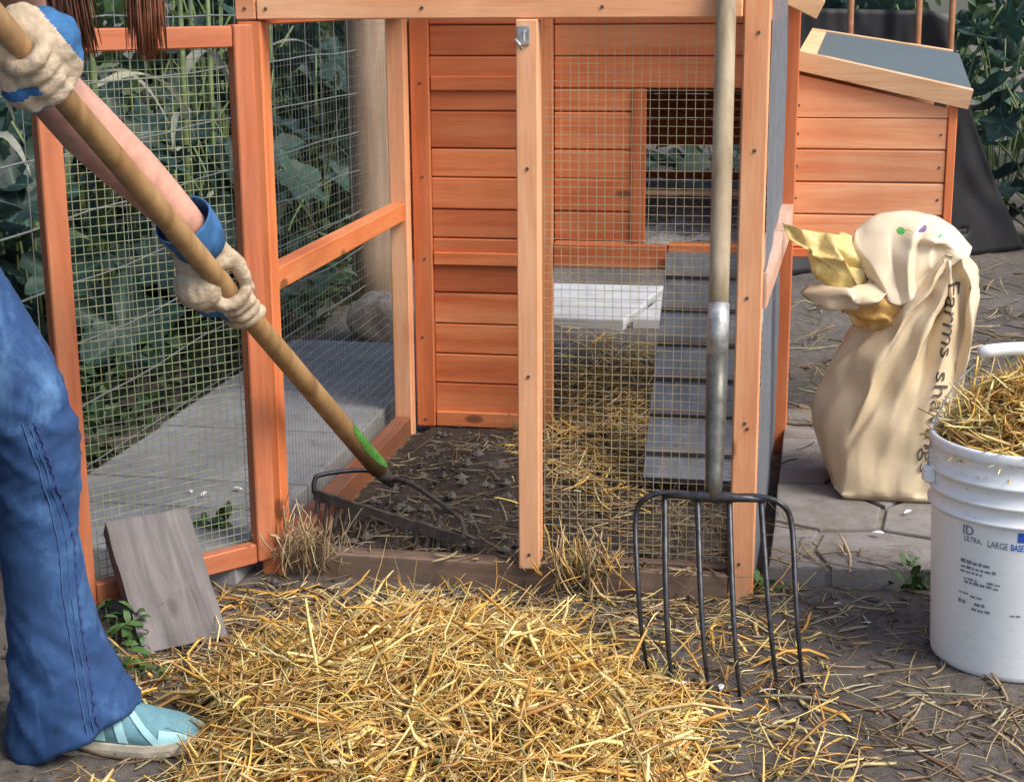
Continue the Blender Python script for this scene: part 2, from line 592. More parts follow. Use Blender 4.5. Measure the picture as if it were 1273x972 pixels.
def pile_h(x, y):
    dx, dy = (x - PILE_C[0]) / PILE_R[0], (y - PILE_C[1]) / PILE_R[1]
    # two lobes: the heap leans to the lower right
    r2 = dx * dx + dy * dy + 0.30 * dx * dy
    n_ = noise.noise(Vector((x * 5, y * 5, 3.1)))
    r2 *= 1 + 0.35 * n_
    if r2 >= 1: return 0.0
    return PILE_H * (1 - r2) ** 0.75 * (1 + 0.35 * noise.noise(Vector((x * 11, y * 11, 9))))


def gh(x, y):
    h = 0.010 * noise.noise(Vector((x * 3, y * 3, 0))) + 0.006 * noise.noise(Vector((x * 13, y * 13, 5)))
    l = W2L((x, y, 0))
    inside = min(l.x - 0.03, 0.85 - l.x, l.y - 0.02, 1.10 - l.y)
    if inside > 0:
        k = min(1, inside / 0.08)
        h += k * (0.020 + 0.018 * noise.noise(Vector((x * 9, y * 9, 2))) + 0.012 * noise.noise(Vector((x * 28, y * 28, 4))))
        if l.y > 0.85: h = h * 0.5 + 0.01
        m = math.exp(-(((l.x - 0.30) / 0.16) ** 2 + ((l.y - 0.55) / 0.26) ** 2))
        h += k * 0.060 * m
        h += k * 0.030 * math.exp(-(((l.x - 0.22) / 0.22) ** 2 + ((l.y - 0.16) / 0.09) ** 2))
    else:
        h += 0.004 * noise.noise(Vector((x * 38, y * 38, 8)))
    if l.x > 0.91 and -0.12 < l.y < 0.03: h += 0.022 * (l.y + 0.12) / 0.15
    d = math.hypot(x, y - 3)
    if d > 5: h *= max(0, 1 - (d - 5) / 3)
    return h


def axis_pts(lo, hi, step, outs):
    a = list(np.arange(lo, hi + 1e-6, step))
    neg, pos = [], []
    for o_ in outs:
        neg.append(lo - o_)
        pos.append(hi + o_)
    return neg[::-1] + a + pos


outs = [0.03, 0.07, 0.12, 0.2, 0.3, 0.45, 0.7, 1.0, 1.5, 2.2, 3.5, 6, 12, 30, 80]
gx = axis_pts(-1.15, 1.35, 0.0125, outs)
gy = axis_pts(1.80, 4.20, 0.014, outs)
V = [(x, y, gh(x, y)) for y in gy for x in gx]
nx = len(gx)
F = [(j * nx + i, j * nx + i + 1, (j + 1) * nx + i + 1, (j + 1) * nx + i) for j in range(len(gy) - 1) for i in range(nx - 1)]
me = bpy.data.meshes.new('ground')
me.from_pydata(V, [], F)
me.update()
me.materials.append(M['soil'])
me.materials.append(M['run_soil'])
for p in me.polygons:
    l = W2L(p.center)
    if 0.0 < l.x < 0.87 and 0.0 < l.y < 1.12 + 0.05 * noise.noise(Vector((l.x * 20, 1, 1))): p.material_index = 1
tag(link('ground', me, M['soil'], None, True), 'bare trampled brown soil of the yard', None, None, 'structure')


def slab_poly(pts, z0, z1, ch=0.006, inset=0.0):
    """a flat stone from an outline in coop coordinates, world mesh"""
    bm = bmesh.new()
    vs_ = [bm.verts.new((p[0], p[1], z1)) for p in pts]
    f = bm.faces.new(vs_)
    if f.normal.z < 0: f.normal_flip()
    bm.normal_update()
    r = bmesh.ops.extrude_face_region(bm, geom=[f])
    # extruded copy goes down
    nv = [g for g in r['geom'] if isinstance(g, bmesh.types.BMVert)]
    for v in nv: v.co.z = z1
    for v in vs_: v.co.z = z0
    bm.normal_update()
    top = [e for e in bm.edges if all(abs(v.co.z - z1) < 1e-6 for v in e.verts)]
    bmesh.ops.bevel(bm, geom=top, offset=ch, segments=2, affect='EDGES', profile=0.6)
    bmesh.ops.recalc_face_normals(bm, faces=bm.faces[:])
    me = bpy.data.meshes.new('slab')
    bm.to_mesh(me)
    bm.free()
    return me


def rect(x0, y0, x1, y1, j=0.0):
    q = lambda: random.uniform(-j, j)
    return [(x0 + q(), y0 + q()), (x1 + q(), y0 + q()), (x1 + q(), y1 + q()), (x0 + q(), y1 + q())]


# path of big slabs along the left side of the coop
path = empty('path', CO, -YAW)
tag(path, 'grey concrete slab path along the left side of the coop', None, None, 'structure')
ys = [-0.09, 0.19, 0.375, 0.80, 1.20, 1.57, 1.84]
for a, b in zip(ys, ys[1:]):
    o = link('slab', slab_poly(rect(-0.60 + random.uniform(-.01, .01), a + 0.004, -0.075, b - 0.004, 0.003), -0.04, 0.06 + random.uniform(-.002, .002)), M['concrete'], path)
# pavement on the right, irregular six sided pavers
pav = empty('pavement', CO, -YAW)
tag(pav, 'raised grey paver strip to the right of the coop', None, None, 'structure')
PV = [
    [(0.935, 0.02), (1.040, 0.035), (1.008, 0.138), (1.026, 0.243), (0.940, 0.285)],
    [(1.052, 0.035), (1.30, 0.065), (1.32, 0.20), (1.150, 0.262), (1.040, 0.240), (1.022, 0.138)],
    [(0.940, 0.300), (1.030, 0.257), (1.140, 0.278), (1.155, 0.415), (1.04, 0.565), (0.940, 0.550)],
    [(1.154, 0.276), (1.33, 0.214), (1.45, 0.35), (1.40, 0.52), (1.29, 0.58), (1.169, 0.415)],
    [(1.314, 0.066), (1.62, 0.09), (1.66, 0.28), (1.46, 0.338), (1.334, 0.20)],
    [(1.464, 0.352), (1.66, 0.295), (1.68, 0.56), (1.50, 0.62), (1.414, 0.53)],
    [(0.942, 0.565), (1.04, 0.580), (1.13, 0.78), (1.06, 0.93), (0.945, 0.93)],
    [(1.052, 0.572), (1.165, 0.425), (1.285, 0.595), (1.29, 0.75), (1.145, 0.775)],
    [(1.30, 0.595), (1.405, 0.535), (1.49, 0.635), (1.52, 0.85), (1.40, 0.93), (1.305, 0.75)],
    [(1.142, 0.79), (1.292, 0.765), (1.39, 0.945), (1.30, 1.10), (1.12, 1.08), (1.072, 0.94)],
    [(0.945, 0.945), (1.058, 0.945), (1.108, 1.085), (1.06, 1.22), (0.948, 1.22)],
]
M['dusty'] = simple('dusty_joint_fill', (0.20, 0.175, 0.15), 0.95, 0.35, 30, bump=0.6, bscale=90)
link('bedding', slab_poly([(0.938, 0.024), (1.045, 0.040), (1.30, 0.070), (1.615, 0.095), (1.67, 0.55), (1.51, 0.845), (1.295, 1.09), (1.06, 1.215), (0.95, 1.215)], -0.05, 0.050, 0.006), M['dusty'], pav)
for p in PV:
    link('paver', slab_poly(p, -0.05, 0.058 + random.uniform(-.002, .002), 0.004), M['paver'], pav)
# garden path behind the coop, in the sun
bp = empty('back_path', CO, -YAW)
tag(bp, 'pale slab path crossing behind the coop', None, None, 'structure')
for x0, x1, y0, y1 in ((-0.30, 0.385, 2.42, 2.73), (-0.32, 0.42, 2.745, 3.08), (0.415, 0.86, 2.45, 2.77), (0.45, 0.86, 2.785, 3.10)):
    link('slab', slab_poly([(x0, y0), (x1, y0), (x1 + 0.05, y1), (x0 + 0.05, y1)], -0.04, 0.035), M['concrete_pale'], bp)

# ------------------------------------------------------------------ chicken coop
coop = empty('chicken_coop', CO, -YAW)
tag(coop, 'orange stained timber chicken coop with wire mesh run and side nest box', 'chicken coop')
WF, XC, D = 0.863, 0.469, 1.06
ZS, ZT = 0.05, 1.058


def stick(name, lo, hi, mat, parent=None, ch=0.0025):
    return MB().box(lo, hi, ch).build(name, M[mat], parent or coop)


# front frame
stick('post', (-0.045, -0.022, -0.02), (0.0, 0.023, 1.058), 'stain_z')
stick('post', (WF, -0.022, -0.02), (WF + 0.045, 0.023, 1.16), 'pale_z')
stick('rail', (-0.047, -0.024, 1.060), (-0.008, 0.021, 1.10), 'pale_x')
stick('rail', (-0.006, -0.025, 1.060), (WF - 0.002, 0.020, 1.098), 'pale_x')
stick('rail', (-0.047, -0.010, 1.101), (WF + 0.04, 0.023, 1.14), 'stain_x')
stick('sill', (-0.002, -0.020, -0.02), (WF - 0.002, 0.024, ZS), 'sill')
stick('stile', (XC, -0.034, ZS - 0.004), (XC + 0.039, -0.0255, ZT + 0.001), 'pale_z', ch=0.002)
stick('stile', (XC + 0.001, -0.023, ZS + 0.003), (XC + 0.038, 0.018, ZT - 0.001), 'pale_z')
stick('rail', (XC + 0.041, 0.000, ZS + 0.003), (WF - 0.003, 0.022, ZS + 0.012), 'sill')
# left side wall
stick('post', (-0.045, D - 0.045, -0.02), (0.0, D - 0.002, 1.150), 'pale_z')
stick('rail', (-0.040, 0.026, 0.556), (-0.003, D - 0.048, 0.600), 'stain_y')
stick('rail', (-0.043, 0.026, 1.05), (-0.003, D - 0.048, 1.10), 'stain_y')
stick('sill', (-0.043, 0.026, -0.02), (-0.002, D - 0.048, 0.05), 'sill_y')
# right side wall
stick('post', (WF + 0.030, D - 0.045, -0.02), (WF + 0.088, D + 0.012, 1.150), 'stain_z')
P = [(WF + 0.018, 0.026, 0.548), (WF + 0.052, 0.026, 0.548), (WF + 0.086, D - 0.047, 0.552), (WF + 0.050, D - 0.047, 0.552), (WF + 0.018, 0.026, 0.612), (WF + 0.052, 0.026, 0.612), (WF + 0.086, D - 0.047, 0.612), (WF + 0.050, D - 0.047, 0.612)]
MB().add(P, [(3, 2, 1, 0), (4, 5, 6, 7), (0, 1, 5, 4), (1, 2, 6, 5), (2, 3, 7, 6), (3, 0, 4, 7)]).build('rail', M['raw_y'], coop)
stick('rail', (WF + 0.008, 0.026, 1.05), (WF + 0.042, D - 0.048, 1.10), 'stain_y')
stick('sill', (WF + 0.006, 0.026, -0.02), (WF + 0.044, D - 0.048, 0.05), 'sill_y')
for x, y in ((WF + 0.034, D + 0.86), (-0.045, D + 0.86)):
    stick('post', (x, y, -0.02), (x + 0.045, y + 0.045, 1.13), 'stain_z')

# house front: left panel down to the ground
y0, y1 = D + 0.012, D + 0.030
stick('stile', (0.004, D - 0.004, 0.014), (0.052, D + 0.011, 1.16), 'stain_z')
stick('stile', (0.318, D - 0.010, 0.014), (0.362, D + 0.011, 1.16), 'stain_z')
for z0, z1 in ((0.014, 0.054), (0.437, 0.470), (0.872, 0.908)):
    stick('rail', (0.054, D + 0.001, z0), (0.316, D + 0.0115, z1), 'stain_x')
zb = [0.030, 0.128, 0.205, 0.284, 0.365, 0.440, 0.505, 0.578, 0.658, 0.730, 0.822, 0.878, 0.955, 1.03, 1.10, 1.18]
for a, b in zip(zb, zb[1:]):
    off = random.uniform(-.002, .002)
    stick('plank', (0.050, y0 + off, a + 0.0012), (0.320, y1 + off, b - 0.0012), 'stain_x', ch=0.003)
# house front: right side, raised, with the pop hole
stick('rail', (0.364, D - 0.008, 0.440), (0.645, D + 0.011, 0.500), 'stain_x')
stick('stile', (0.556, D + 0.004, 0.502), (0.590, D + 0.011, 0.878), 'stain_z')
for a, b in zip(zb[5:], zb[6:]):
    xr = 0.560 if b < 0.9 else 0.893
    stick('plank', (0.362, y0 + random.uniform(-.001, .001), a + 0.0012), (xr, y1, b - 0.0012), 'stain_x', ch=0.003)
stick('sill', (0.648, D - 0.004, 0.470), (0.893, D + 0.04, 0.503), 'stain_x')
# house body
stick('floor', (-0.002, D + 0.032, 0.455), (0.905, D + 0.86, 0.472), 'stain_x')
hz = [0.44 + 0.075 * i for i in range(11)]
for a, b in zip(hz, hz[1:]):
    if b < 1.19: stick('plank', (0.000, D + 0.862, a + 0.001), (0.894 if not 0.57 < a < 0.62 else 0.42, D + 0.878, b - 0.001), 'stain_x', ch=0.003)
    if b > 1.135: continue
    stick('plank', (-0.020, D + 0.036, a + 0.001), (-0.004, D + 0.858, b - 0.001), 'stain_y', ch=0.003)
    stick('plank', (0.916, D + 0.036, a + 0.001), (0.934, D + 0.858, b - 0.001), 'pale_y', ch=0.003)
MB().tube([(0.01, D + 0.22, 0.602), (0.90, D + 0.22, 0.602)], 0.008, 8).build('perch', M['raw_x'], coop, True)
# litter in the house
mb = MB()
N = 26
pts = []
for i in range(N + 1):
    for j in range(N + 1):
        x, y = 0.01 + 0.88 * i / N, D + 0.05 + 0.79 * j / N
        pts.append((x, y, 0.492 + 0.07 * j / N + 0.014 * noise.noise(Vector((x * 14, y * 14, 1))) + 0.01 * random.random()))
mb.add(pts, [(i * (N + 1) + j, (i + 1) * (N + 1) + j, (i + 1) * (N + 1) + j + 1, i * (N + 1) + j + 1) for i in range(N) for j in range(N)])
M['litter'] = simple('grey_litter', (0.46, 0.46, 0.45), 0.95, 0.4, 60, bump=0.8, bscale=120, bdist=0.01)
tag(mb.build('litter', M['litter'], coop), None, None, None, 'stuff')
# roof over the house
def roof_panel(name, x0, z0, x1, z1, mat):
    mb = MB()
    t = 0.018
    dx, dz = x1 - x0, z1 - z0
    ln = math.hypot(dx, dz)
    nx_, nz_ = -dz / ln * t, dx / ln * t
    P = []
    for y in (D - 0.10, D + 0.98):
        P += [(x0, y, z0), (x1, y, z1), (x1 + nx_, y, z1 + nz_), (x0 + nx_, y, z0 + nz_)]
    mb.add(P, [(0, 1, 2, 3), (7, 6, 5, 4), (0, 4, 5, 1), (1, 5, 6, 2), (2, 6, 7, 3), (3, 7, 4, 0)])
    return mb.build(name, M[mat], coop)


for yg in (D + 0.013, D + 0.862):
    P = [(gx_, y_, gz_) for y_ in (yg, yg + 0.016) for gx_, gz_ in ((0.005, 1.1815), (0.888, 1.1815), (0.446, 1.392))]
    MB().add(P, [(0, 1, 2), (5, 4, 3), (0, 3, 4, 1), (1, 4, 5, 2), (2, 5, 3, 0)]).build('gable', M['stain_x'], coop)
roof_panel('roof', -0.10, 1.13, 0.445, 1.40, 'felt')
roof_panel('roof', 0.447, 1.40, 1.005, 1.13, 'felt')
mb = MB().box((0.0, -0.010, -0.045), (0.62, 0.012, 0.0), 0.002, Matrix.Translation((0.447, D - 0.115, 1.352)) @ Matrix.Rotation(R(25.8), 4, 'Y'))
mb.build('fascia', M['raw_x'], coop)
mb = MB().box((-0.62, -0.010, -0.045), (0.0, 0.012, 0.0), 0.002, Matrix.Translation((0.445, D - 0.115, 1.352)) @ Matrix.Rotation(R(-25.8), 4, 'Y'))
mb.build('fascia', M['raw_x'], coop)


def wire_panel(o_, u, v, lu, lv, sp=0.0155, w=0.0010, wob=0.0008):
    """square woven mesh as real wires"""
    o_, u, v = Vector(o_), Vector(u).normalized(), Vector(v).normalized()
    n_ = u.cross(v)
    mb = MB()
    sag = lambda a, b: n_ * (0.004 * noise.noise(Vector((a * 4, b * 4, o_.x * 7))))

    def wire(p, d, l, side, lift, along):
        k = max(2, int(l / 0.09))
        rings = []
        for i in range(k + 1):
            q = p + d * (l * i / k)
            a = (q - o_).dot(u)
            b = (q - o_).dot(v)
            q = q + side * random.uniform(-wob, wob) + n_ * lift + sag(a, b)
            h = w / 2
            rings.append([q - side * h - n_ * h, q + side * h - n_ * h, q + side * h + n_ * h, q - side * h + n_ * h])
        mb.loft(rings)
    nu = int(lu / sp)
    for i in range(nu + 1):
        wire(o_ + u * (i * lu / nu), v, lv, u, w * 0.5, 0)
    nv = int(lv / sp)
    for i in range(nv + 1):
        wire(o_ + v * (i * lv / nv), u, lu, v, -w * 0.5, 1)
    return mb


def mesh_part(parent, *a, mat='galv', **k):
    o = wire_panel(*a, **k).build('wire_mesh', M[mat], parent)
    tag(o, None, None, None, 'stuff')
    return o


mesh_part(coop, (XC + 0.04, 0.0265, ZS + 0.004), (1, 0, 0), (0, 0, 1), WF - XC - 0.043, ZT - ZS - 0.002)
mesh_part(coop, (-0.0445, 0.03, 0.03), (0, 1, 0), (0, 0, 1), D - 0.08, 1.05, sp=0.022, w=0.0005, mat='galv_dull')
mesh_part(coop, (WF + 0.046, 0.024, 0.02), (0.013, 1, 0), (0, 0, 1), D - 0.08, 1.08, w=0.0011, mat='galv_grey')
mesh_part(coop, (0.0, 0.0, 1.1425), (1, 0, 0), (0, 1, 0), WF, D - 0.12, sp=0.025)
# latch hasp on the stile
lt = MB()
lt.box((XC + 0.003, -0.0385, 1.015), (XC + 0.026, -0.035, 1.048), 0.0012)
lt.tube([(XC + 0.004, -0.040, 1.024), (XC + 0.004, -0.054, 1.024), (XC + 0.012, -0.058, 1.016), (XC + 0.014, -0.050, 1.008)], 0.0028, 6)
lt.tube([(XC + 0.018, -0.038, 1.038), (XC + 0.018, -0.052, 1.038), (XC + 0.018, -0.052, 1.022)], 0.003, 6)
lt.build('latch', M['steel'], coop, False)

# screw heads at the joints
scm = MB().tube([(0, 0.0012, 0), (0, -0.0008, 0)], [0.0034, 0.0028], 8).mesh('screw')
scm.materials.append(M['socket'])
SCR = [(WF + 0.022 + random.uniform(-.005, .005), -0.0235, z) for z in (0.075, 0.335, 0.345, 0.575, 0.835, 1.035)]
SCR += [(XC + 0.02, -0.0355, z) for z in (0.075, 0.42, 0.80)]
SCR += [(x, -0.0265, 1.079) for x in (0.012, 0.30, 0.62, 0.84)] + [(-0.028, -0.0255, 1.080)]
SCR += [(0.028 + random.uniform(-.006, .006), D - 0.0055, z) for z in (0.033, 0.25, 0.453, 0.66, 0.89)]
SCR += [(x, D + 0.17 - 0.0015, z) for z in (0.515, 0.60, 0.68, 0.76, 0.83) for x in (0.952, 1.298)]
for p in SCR:
    o = bpy.data.objects.new('screw', scm)
    C.objects.link(o)
    o.parent = coop
    o.location = p

# chicken ramp
ramp = empty('ramp', (0, 0, 0))
ramp.parent = coop
rp0, rp1 = Vector((0, 0.52, 0.06)), Vector((0, D - 0.012, 0.475))
rd = (rp1 - rp0).normalized()
rn = Vector((0, -rd.z, rd.y))
mb = MB()


def rpt(x, s, h): return Vector((x, 0, 0)) + rp0 + rd * s + rn * h


def rbox(x0, x1, s0, s1, h0, h1):
    P = [rpt(x, s, h) for h in (h0, h1) for (x, s) in ((x0, s0), (x1, s0), (x1, s1), (x0, s1))]
    return MB().add(P, [(3, 2, 1, 0), (4, 5, 6, 7), (0, 1, 5, 4), (1, 2, 6, 5), (2, 3, 7, 6), (3, 0, 4, 7)])


RL = (rp1 - rp0).length
rbox(0.648, 0.855, 0, RL, 0, 0.014).build('board', M['ramp_wood'], ramp)
for i in range(6):
    s0 = 0.06 + i * 0.105
    rbox(0.650, 0.853, s0, s0 + 0.016, 0.0145, 0.028).build('cleat', M['cleat'], ramp)

# open door leaf, swung out to the left
HG = W2L((-0.470, 2.958, 0))
FRE = W2L((-0.795, 2.690, 0))
dd = (FRE - HG)
dd.z = 0
DL = dd.length
dang = math.atan2(dd.y, dd.x)
door = empty('door', (HG.x, HG.y, 0), dang)
door.parent = coop
stick('stile', (0.0, -0.014, 0.035), (0.042, 0.014, 1.052), 'dull_z', door)
stick('stile', (DL - 0.042, -0.014, 0.030), (DL, 0.014, 1.050), 'dull_z', door)
stick('rail', (0.044, -0.013, 1.012), (DL - 0.044, 0.013, 1.050), 'dull_x', door)
stick('rail', (0.044, -0.013, 0.033), (DL - 0.044, 0.013, 0.072), 'dull_x', door)
mesh_part(door, (0.030, -0.0155, 0.060), (1, 0, 0), (0, 0, 1), DL - 0.062, 0.965, w=0.0011, mat='galv_door')
for z in (0.20, 0.88):
    MB().tube([(0.004, -0.020, z - 0.03), (0.004, -0.020, z + 0.03)], 0.005, 8).build('hinge', M['steel'], door)

# nest box on the right
nb = empty('nest_box', (0, 0, 0))
nb.parent = coop
NX0, NX1, NY0, NY1 = 0.936, 1.312, D + 0.17, D + 0.66


def roof_z(x): return 0.905 - (x - 0.945) * 0.222


nzb = [0.475, 0.560, 0.641, 0.722, 0.800]
for a, b in zip(nzb, nzb[1:]):
    MB().box((NX0, NY0, a + 0.0013), (NX1, NY0 + 0.016, b - 0.0013), 0.003).build('plank', M['pale_x'], nb)
    MB().box((NX1 + 0.001, NY0 + 0.018, a + 0.0013), (NX1 + 0.018, NY1 - 0.02, b - 0.0013), 0.003).build('plank', M['stain_y'], nb)
    MB().box((NX0, NY1 - 0.018, a + 0.0013), (NX1, NY1, b - 0.0013), 0.003).build('plank', M['stain_x'], nb)
for yy in (NY0, NY1 - 0.016):
    P = []
    for y in (yy, yy + 0.016):
        P += [(NX0, y, 0.8013), (NX1, y, 0.8013), (NX1, y, roof_z(NX1)), (NX0, y, roof_z(NX0))]
    MB().add(P, [(0, 1, 2, 3), (7, 6, 5, 4), (0, 4, 5, 1), (1, 5, 6, 2), (2, 6, 7, 3), (3, 7, 4, 0)]).build('plank', M['pale_x'], nb)
MB().box((NX1 + 0.001, NY0 - 0.004, 0.47), (NX1 + 0.022, NY0 + 0.017, 0.835), 0.002).build('trim', M['stain_z'], nb)
MB().box((NX0, NY0 - 0.01, 0.452), (NX1 + 0.03, NY1, 0.474), 0.002).build('floor', M['stain_x'], nb)
mb = MB()
P = []
for y in (NY0 - 0.03, NY0 + 0.03):
    P += [(NX1 + 0.023, y, 0.452), (NX1 + 0.06, y, 0.49), (NX1 + 0.023, y, 0.50)]
mb.add(P, [(0, 1, 2), (5, 4, 3), (0, 3, 4, 1), (1, 4, 5, 2), (2, 5, 3, 0)]).build('bracket', M['stain_x'], nb)
# lid: frame of pale battens round roofing felt, tipped up towards the back
LA, LB = Vector((0.948, NY0 - 0.025, 0.962)), Vector((1.366, NY0 - 0.025, 0.868))
LC, LD_ = Vector((0.978, NY1 + 0.02, 1.006)), Vector((1.372, NY1 + 0.02, 0.945))


def lid_pt(u, v, h=0.0):
    p = (LA * (1 - u) + LB * u) * (1 - v) + (LC * (1 - u) + LD_ * u) * v
    n_ = (LB - LA).cross(LC - LA).normalized()
    return p + n_ * h


def lid_bar(u0, u1, v0, v1, h0, h1):
    P = [lid_pt(u, v, h) for h in (h0, h1) for (u, v) in ((u0, v0), (u1, v0), (u1, v1), (u0, v1))]
    return MB().add(P, [(3, 2, 1, 0), (4, 5, 6, 7), (0, 1, 5, 4), (1, 2, 6, 5), (2, 3, 7, 6), (3, 0, 4, 7)])


lid_bar(0.0, 1.0, 0.0, 0.05, -0.046, 0.0).build('lid_batten', M['raw_x'], nb)
lid_bar(0.0, 0.96, 0.955, 1.0, -0.040, 0.0).build('lid_batten', M['raw_x'], nb)
lid_bar(0.0, 0.10, 0.053, 0.952, -0.030, -0.001).build('lid_batten', M['raw_x'], nb)
lid_bar(0.955, 1.0, 0.053, 0.952, -0.030, -0.009).build('lid_batten', M['raw_x'], nb)
lid_bar(0.102, 0.998, 0.052, 0.953, -0.007, -0.003).build('roofing_felt', M['felt'], nb)

# ------------------------------------------------------------------ straw
STRAW = np.array([(0.52, 0.30, 0.075), (0.60, 0.40, 0.13), (0.66, 0.50, 0.24), (0.42, 0.22, 0.055), (0.30, 0.155, 0.05), (0.48, 0.38, 0.17), (0.70, 0.56, 0.30), (0.45, 0.42, 0.22)])
STRAW_P = np.array([0.16, 0.18, 0.17, 0.12, 0.14, 0.08, 0.11, 0.04])
STRAW_P = STRAW_P / STRAW_P.sum()
STRAW = np.clip(STRAW * np.array([1.12, 1.13, 1.02]), 0, 0.82)
OLD = np.array([(0.30, 0.22, 0.12), (0.22, 0.15, 0.085), (0.40, 0.31, 0.18), (0.34, 0.30, 0.20), (0.16, 0.10, 0.06)])


def straws(name, pos, dirs, length, width, cols, parent=None, bend=0.25, base=None):
    """one mesh of many bent, flattened stalks; a colour per stalk"""
    pos, dirs = np.asarray(pos, float), np.asarray(dirs, float)
    n = len(pos)
    dirs /= np.linalg.norm(dirs, axis=1, keepdims=True)
    side = np.cross(dirs, rng.normal(size=(n, 3)))
    side /= np.linalg.norm(side, axis=1, keepdims=True)
    nor = np.cross(dirs, side)
    K = 6
    kink = rng.normal(0, bend, (n, 2))
    wig = rng.normal(0, bend * 0.035, (n, K, 2))
    rings = []
    for i in range(K):
        s = i / (K - 1) - 0.5
        c = pos + dirs * (length * s)[:, None]
        q = (s * s - 0.12)
        c = c + side * (kink[:, 0] * length * q)[:, None] + nor * (kink[:, 1] * length * q)[:, None]
        c = c + side * (wig[:, i, 0] * length)[:, None] + nor * (wig[:, i, 1] * length)[:, None]
        w = width * (1.0 if 0 < i < K - 1 else 0.6) * rng.uniform(0.8, 1.15, n)
        ring = [c + side * (w * 0.5)[:, None], c + nor * (w * 0.15)[:, None], c - side * (w * 0.5)[:, None], c - nor * (w * 0.15)[:, None]]
        rings.append(np.stack(ring, 1))
    V = np.stack(rings, 1).reshape(n * K * 4, 3)
    f = []
    for i in range(K - 1):
        for j in range(4):
            k = (j + 1) % 4
            f.append((i * 4 + j, i * 4 + k, (i + 1) * 4 + k, (i + 1) * 4 + j))
    f.append((3, 2, 1, 0))
    f.append(((K - 1) * 4, (K - 1) * 4 + 1, (K - 1) * 4 + 2, (K - 1) * 4 + 3))
    f = np.array(f)
    Fs = (f[None] + (np.arange(n) * K * 4)[:, None, None]).reshape(-1, 4)
    vc = np.repeat(np.asarray(cols), K * 4, axis=0)
    if base is not None:
        bv, bf, bc = base
        Fs = np.concatenate([Fs, np.array(bf) + len(V)])
        V = np.concatenate([V, np.array(bv)])
        vc = np.concatenate([vc, np.array(bc)])
    me = bpy.data.meshes.new(name)
    me.vertices.add(len(V))
    me.vertices.foreach_set('co', V.ravel())
    me.loops.add(Fs.size)
    me.loops.foreach_set('vertex_index', Fs.ravel().astype(np.int32))
    me.polygons.add(len(Fs))
    me.polygons.foreach_set('loop_start', np.arange(0, Fs.size, 4, dtype=np.int32))
    me.update(calc_edges=True)
    at = me.color_attributes.new('Col', 'FLOAT_COLOR', 'POINT')
    at.data.foreach_set('color', np.concatenate([vc, np.ones((len(vc), 1))], 1).ravel())
    me.validate()
    return link(name, me, M['straw'], parent)


def pick(pal, n, p=None, jit=0.18):
    c = pal[rng.choice(len(pal), n, p=p)]
    return np.clip(c * rng.uniform(1 - jit, 1 + jit, (n, 1)) * rng.uniform(0.94, 1.06, (n, 3)), 0, 1)


# the heap
pos, dirs = [], []
n_heap = 8600
while len(pos) < n_heap:
    x = random.uniform(-0.66, 0.52)
    y = random.uniform(1.75, 2.86)
    h = pile_h(x, y)
    if h < 0.004 and random.random() > 0.10: continue
    if x < -0.46 and 2.12 < y < 2.32: continue
    lay = random.random() ** 0.7
    z = gh(x, y) + h * (0.62 + 0.50 * lay) + 0.004
    a = 5.0 * noise.noise(Vector((x * 7, y * 7, 12.0 + 2.0 * lay))) + random.gauss(0, 0.75)
    tilt = random.gauss(0, 0.36)
    if random.random() < 0.06: tilt = random.gauss(0, 0.7)
    # lie along the slope
    e = 0.02
    sx, sy = (pile_h(x + e, y) - pile_h(x - e, y)) / (2 * e), (pile_h(x, y + e) - pile_h(x, y - e)) / (2 * e)
    dx, dy = math.cos(a), math.sin(a)
    pos.append((x, y, z))
    dirs.append((dx, dy, max(-1, min(1, sx * dx + sy * dy)) * 0.8 + tilt))
n = len(pos)
N = 70
bv, bf, bc = [], [], []
for i in range(N + 1):
    for j in range(N + 1):
        x, y = -0.70 + 1.25 * i / N, 1.70 + 1.2 * j / N
        h = pile_h(x, y)
        bv.append((x, y, gh(x, y) + (h * 0.80 - 0.006 if h > 0.004 else -0.03)))
        bc.append((0.11, 0.065, 0.028))
for i in range(N):
    for j in range(N):
        q = (i * (N + 1) + j, (i + 1) * (N + 1) + j, (i + 1) * (N + 1) + j + 1, i * (N + 1) + j + 1)
        bf.append(q)
o = straws('straw_pile', pos, dirs, np.where(rng.random(n) < 0.25, rng.uniform(0.012, 0.04, n), np.clip(rng.gamma(4, 0.030, n), 0.04, 0.30)), 0.0020 + 0.0070 * rng.random(n) ** 1.9, pick(STRAW, n, STRAW_P, 0.32), None, 0.48, (bv, bf, bc))
tag(o, 'heap of loose golden straw in front of the coop doorway', 'straw', None, 'stuff')


def ground_straw(name, regions, label, pal, p=None, lift=0.004, wmax=0.0062, lmean=0.02, tilt=0.10):
    pos, dirs = [], []
    for (cx, cy, rx, ry, cnt) in regions:
        for _ in range(cnt):
            x, y = random.gauss(cx, rx), random.gauss(cy, ry)
            l = W2L((x, y, 0))
            z = gh(x, y)
            if 0.935 < l.x < 1.6 and 0.03 < l.y < 1.2: z = 0.06
            elif -0.6 < l.x < -0.08 and -0.08 < l.y < 1.84: z = 0.062
            elif abs(l.y) < 0.03 and 0 < l.x < 0.87: z = ZS
            a = random.uniform(0, 2 * math.pi)
            pos.append((x, y, z + lift + random.random() * 0.004))
            dirs.append((math.cos(a), math.sin(a), random.gauss(0, tilt)))
    n = len(pos)
    o = straws(name, pos, dirs, np.clip(rng.gamma(3.5, lmean, n), 0.015, 0.26), rng.uniform(0.0016, wmax, n), pick(pal, n, p, 0.3), None, 0.16)
    return tag(o, label, 'straw', None, 'stuff')


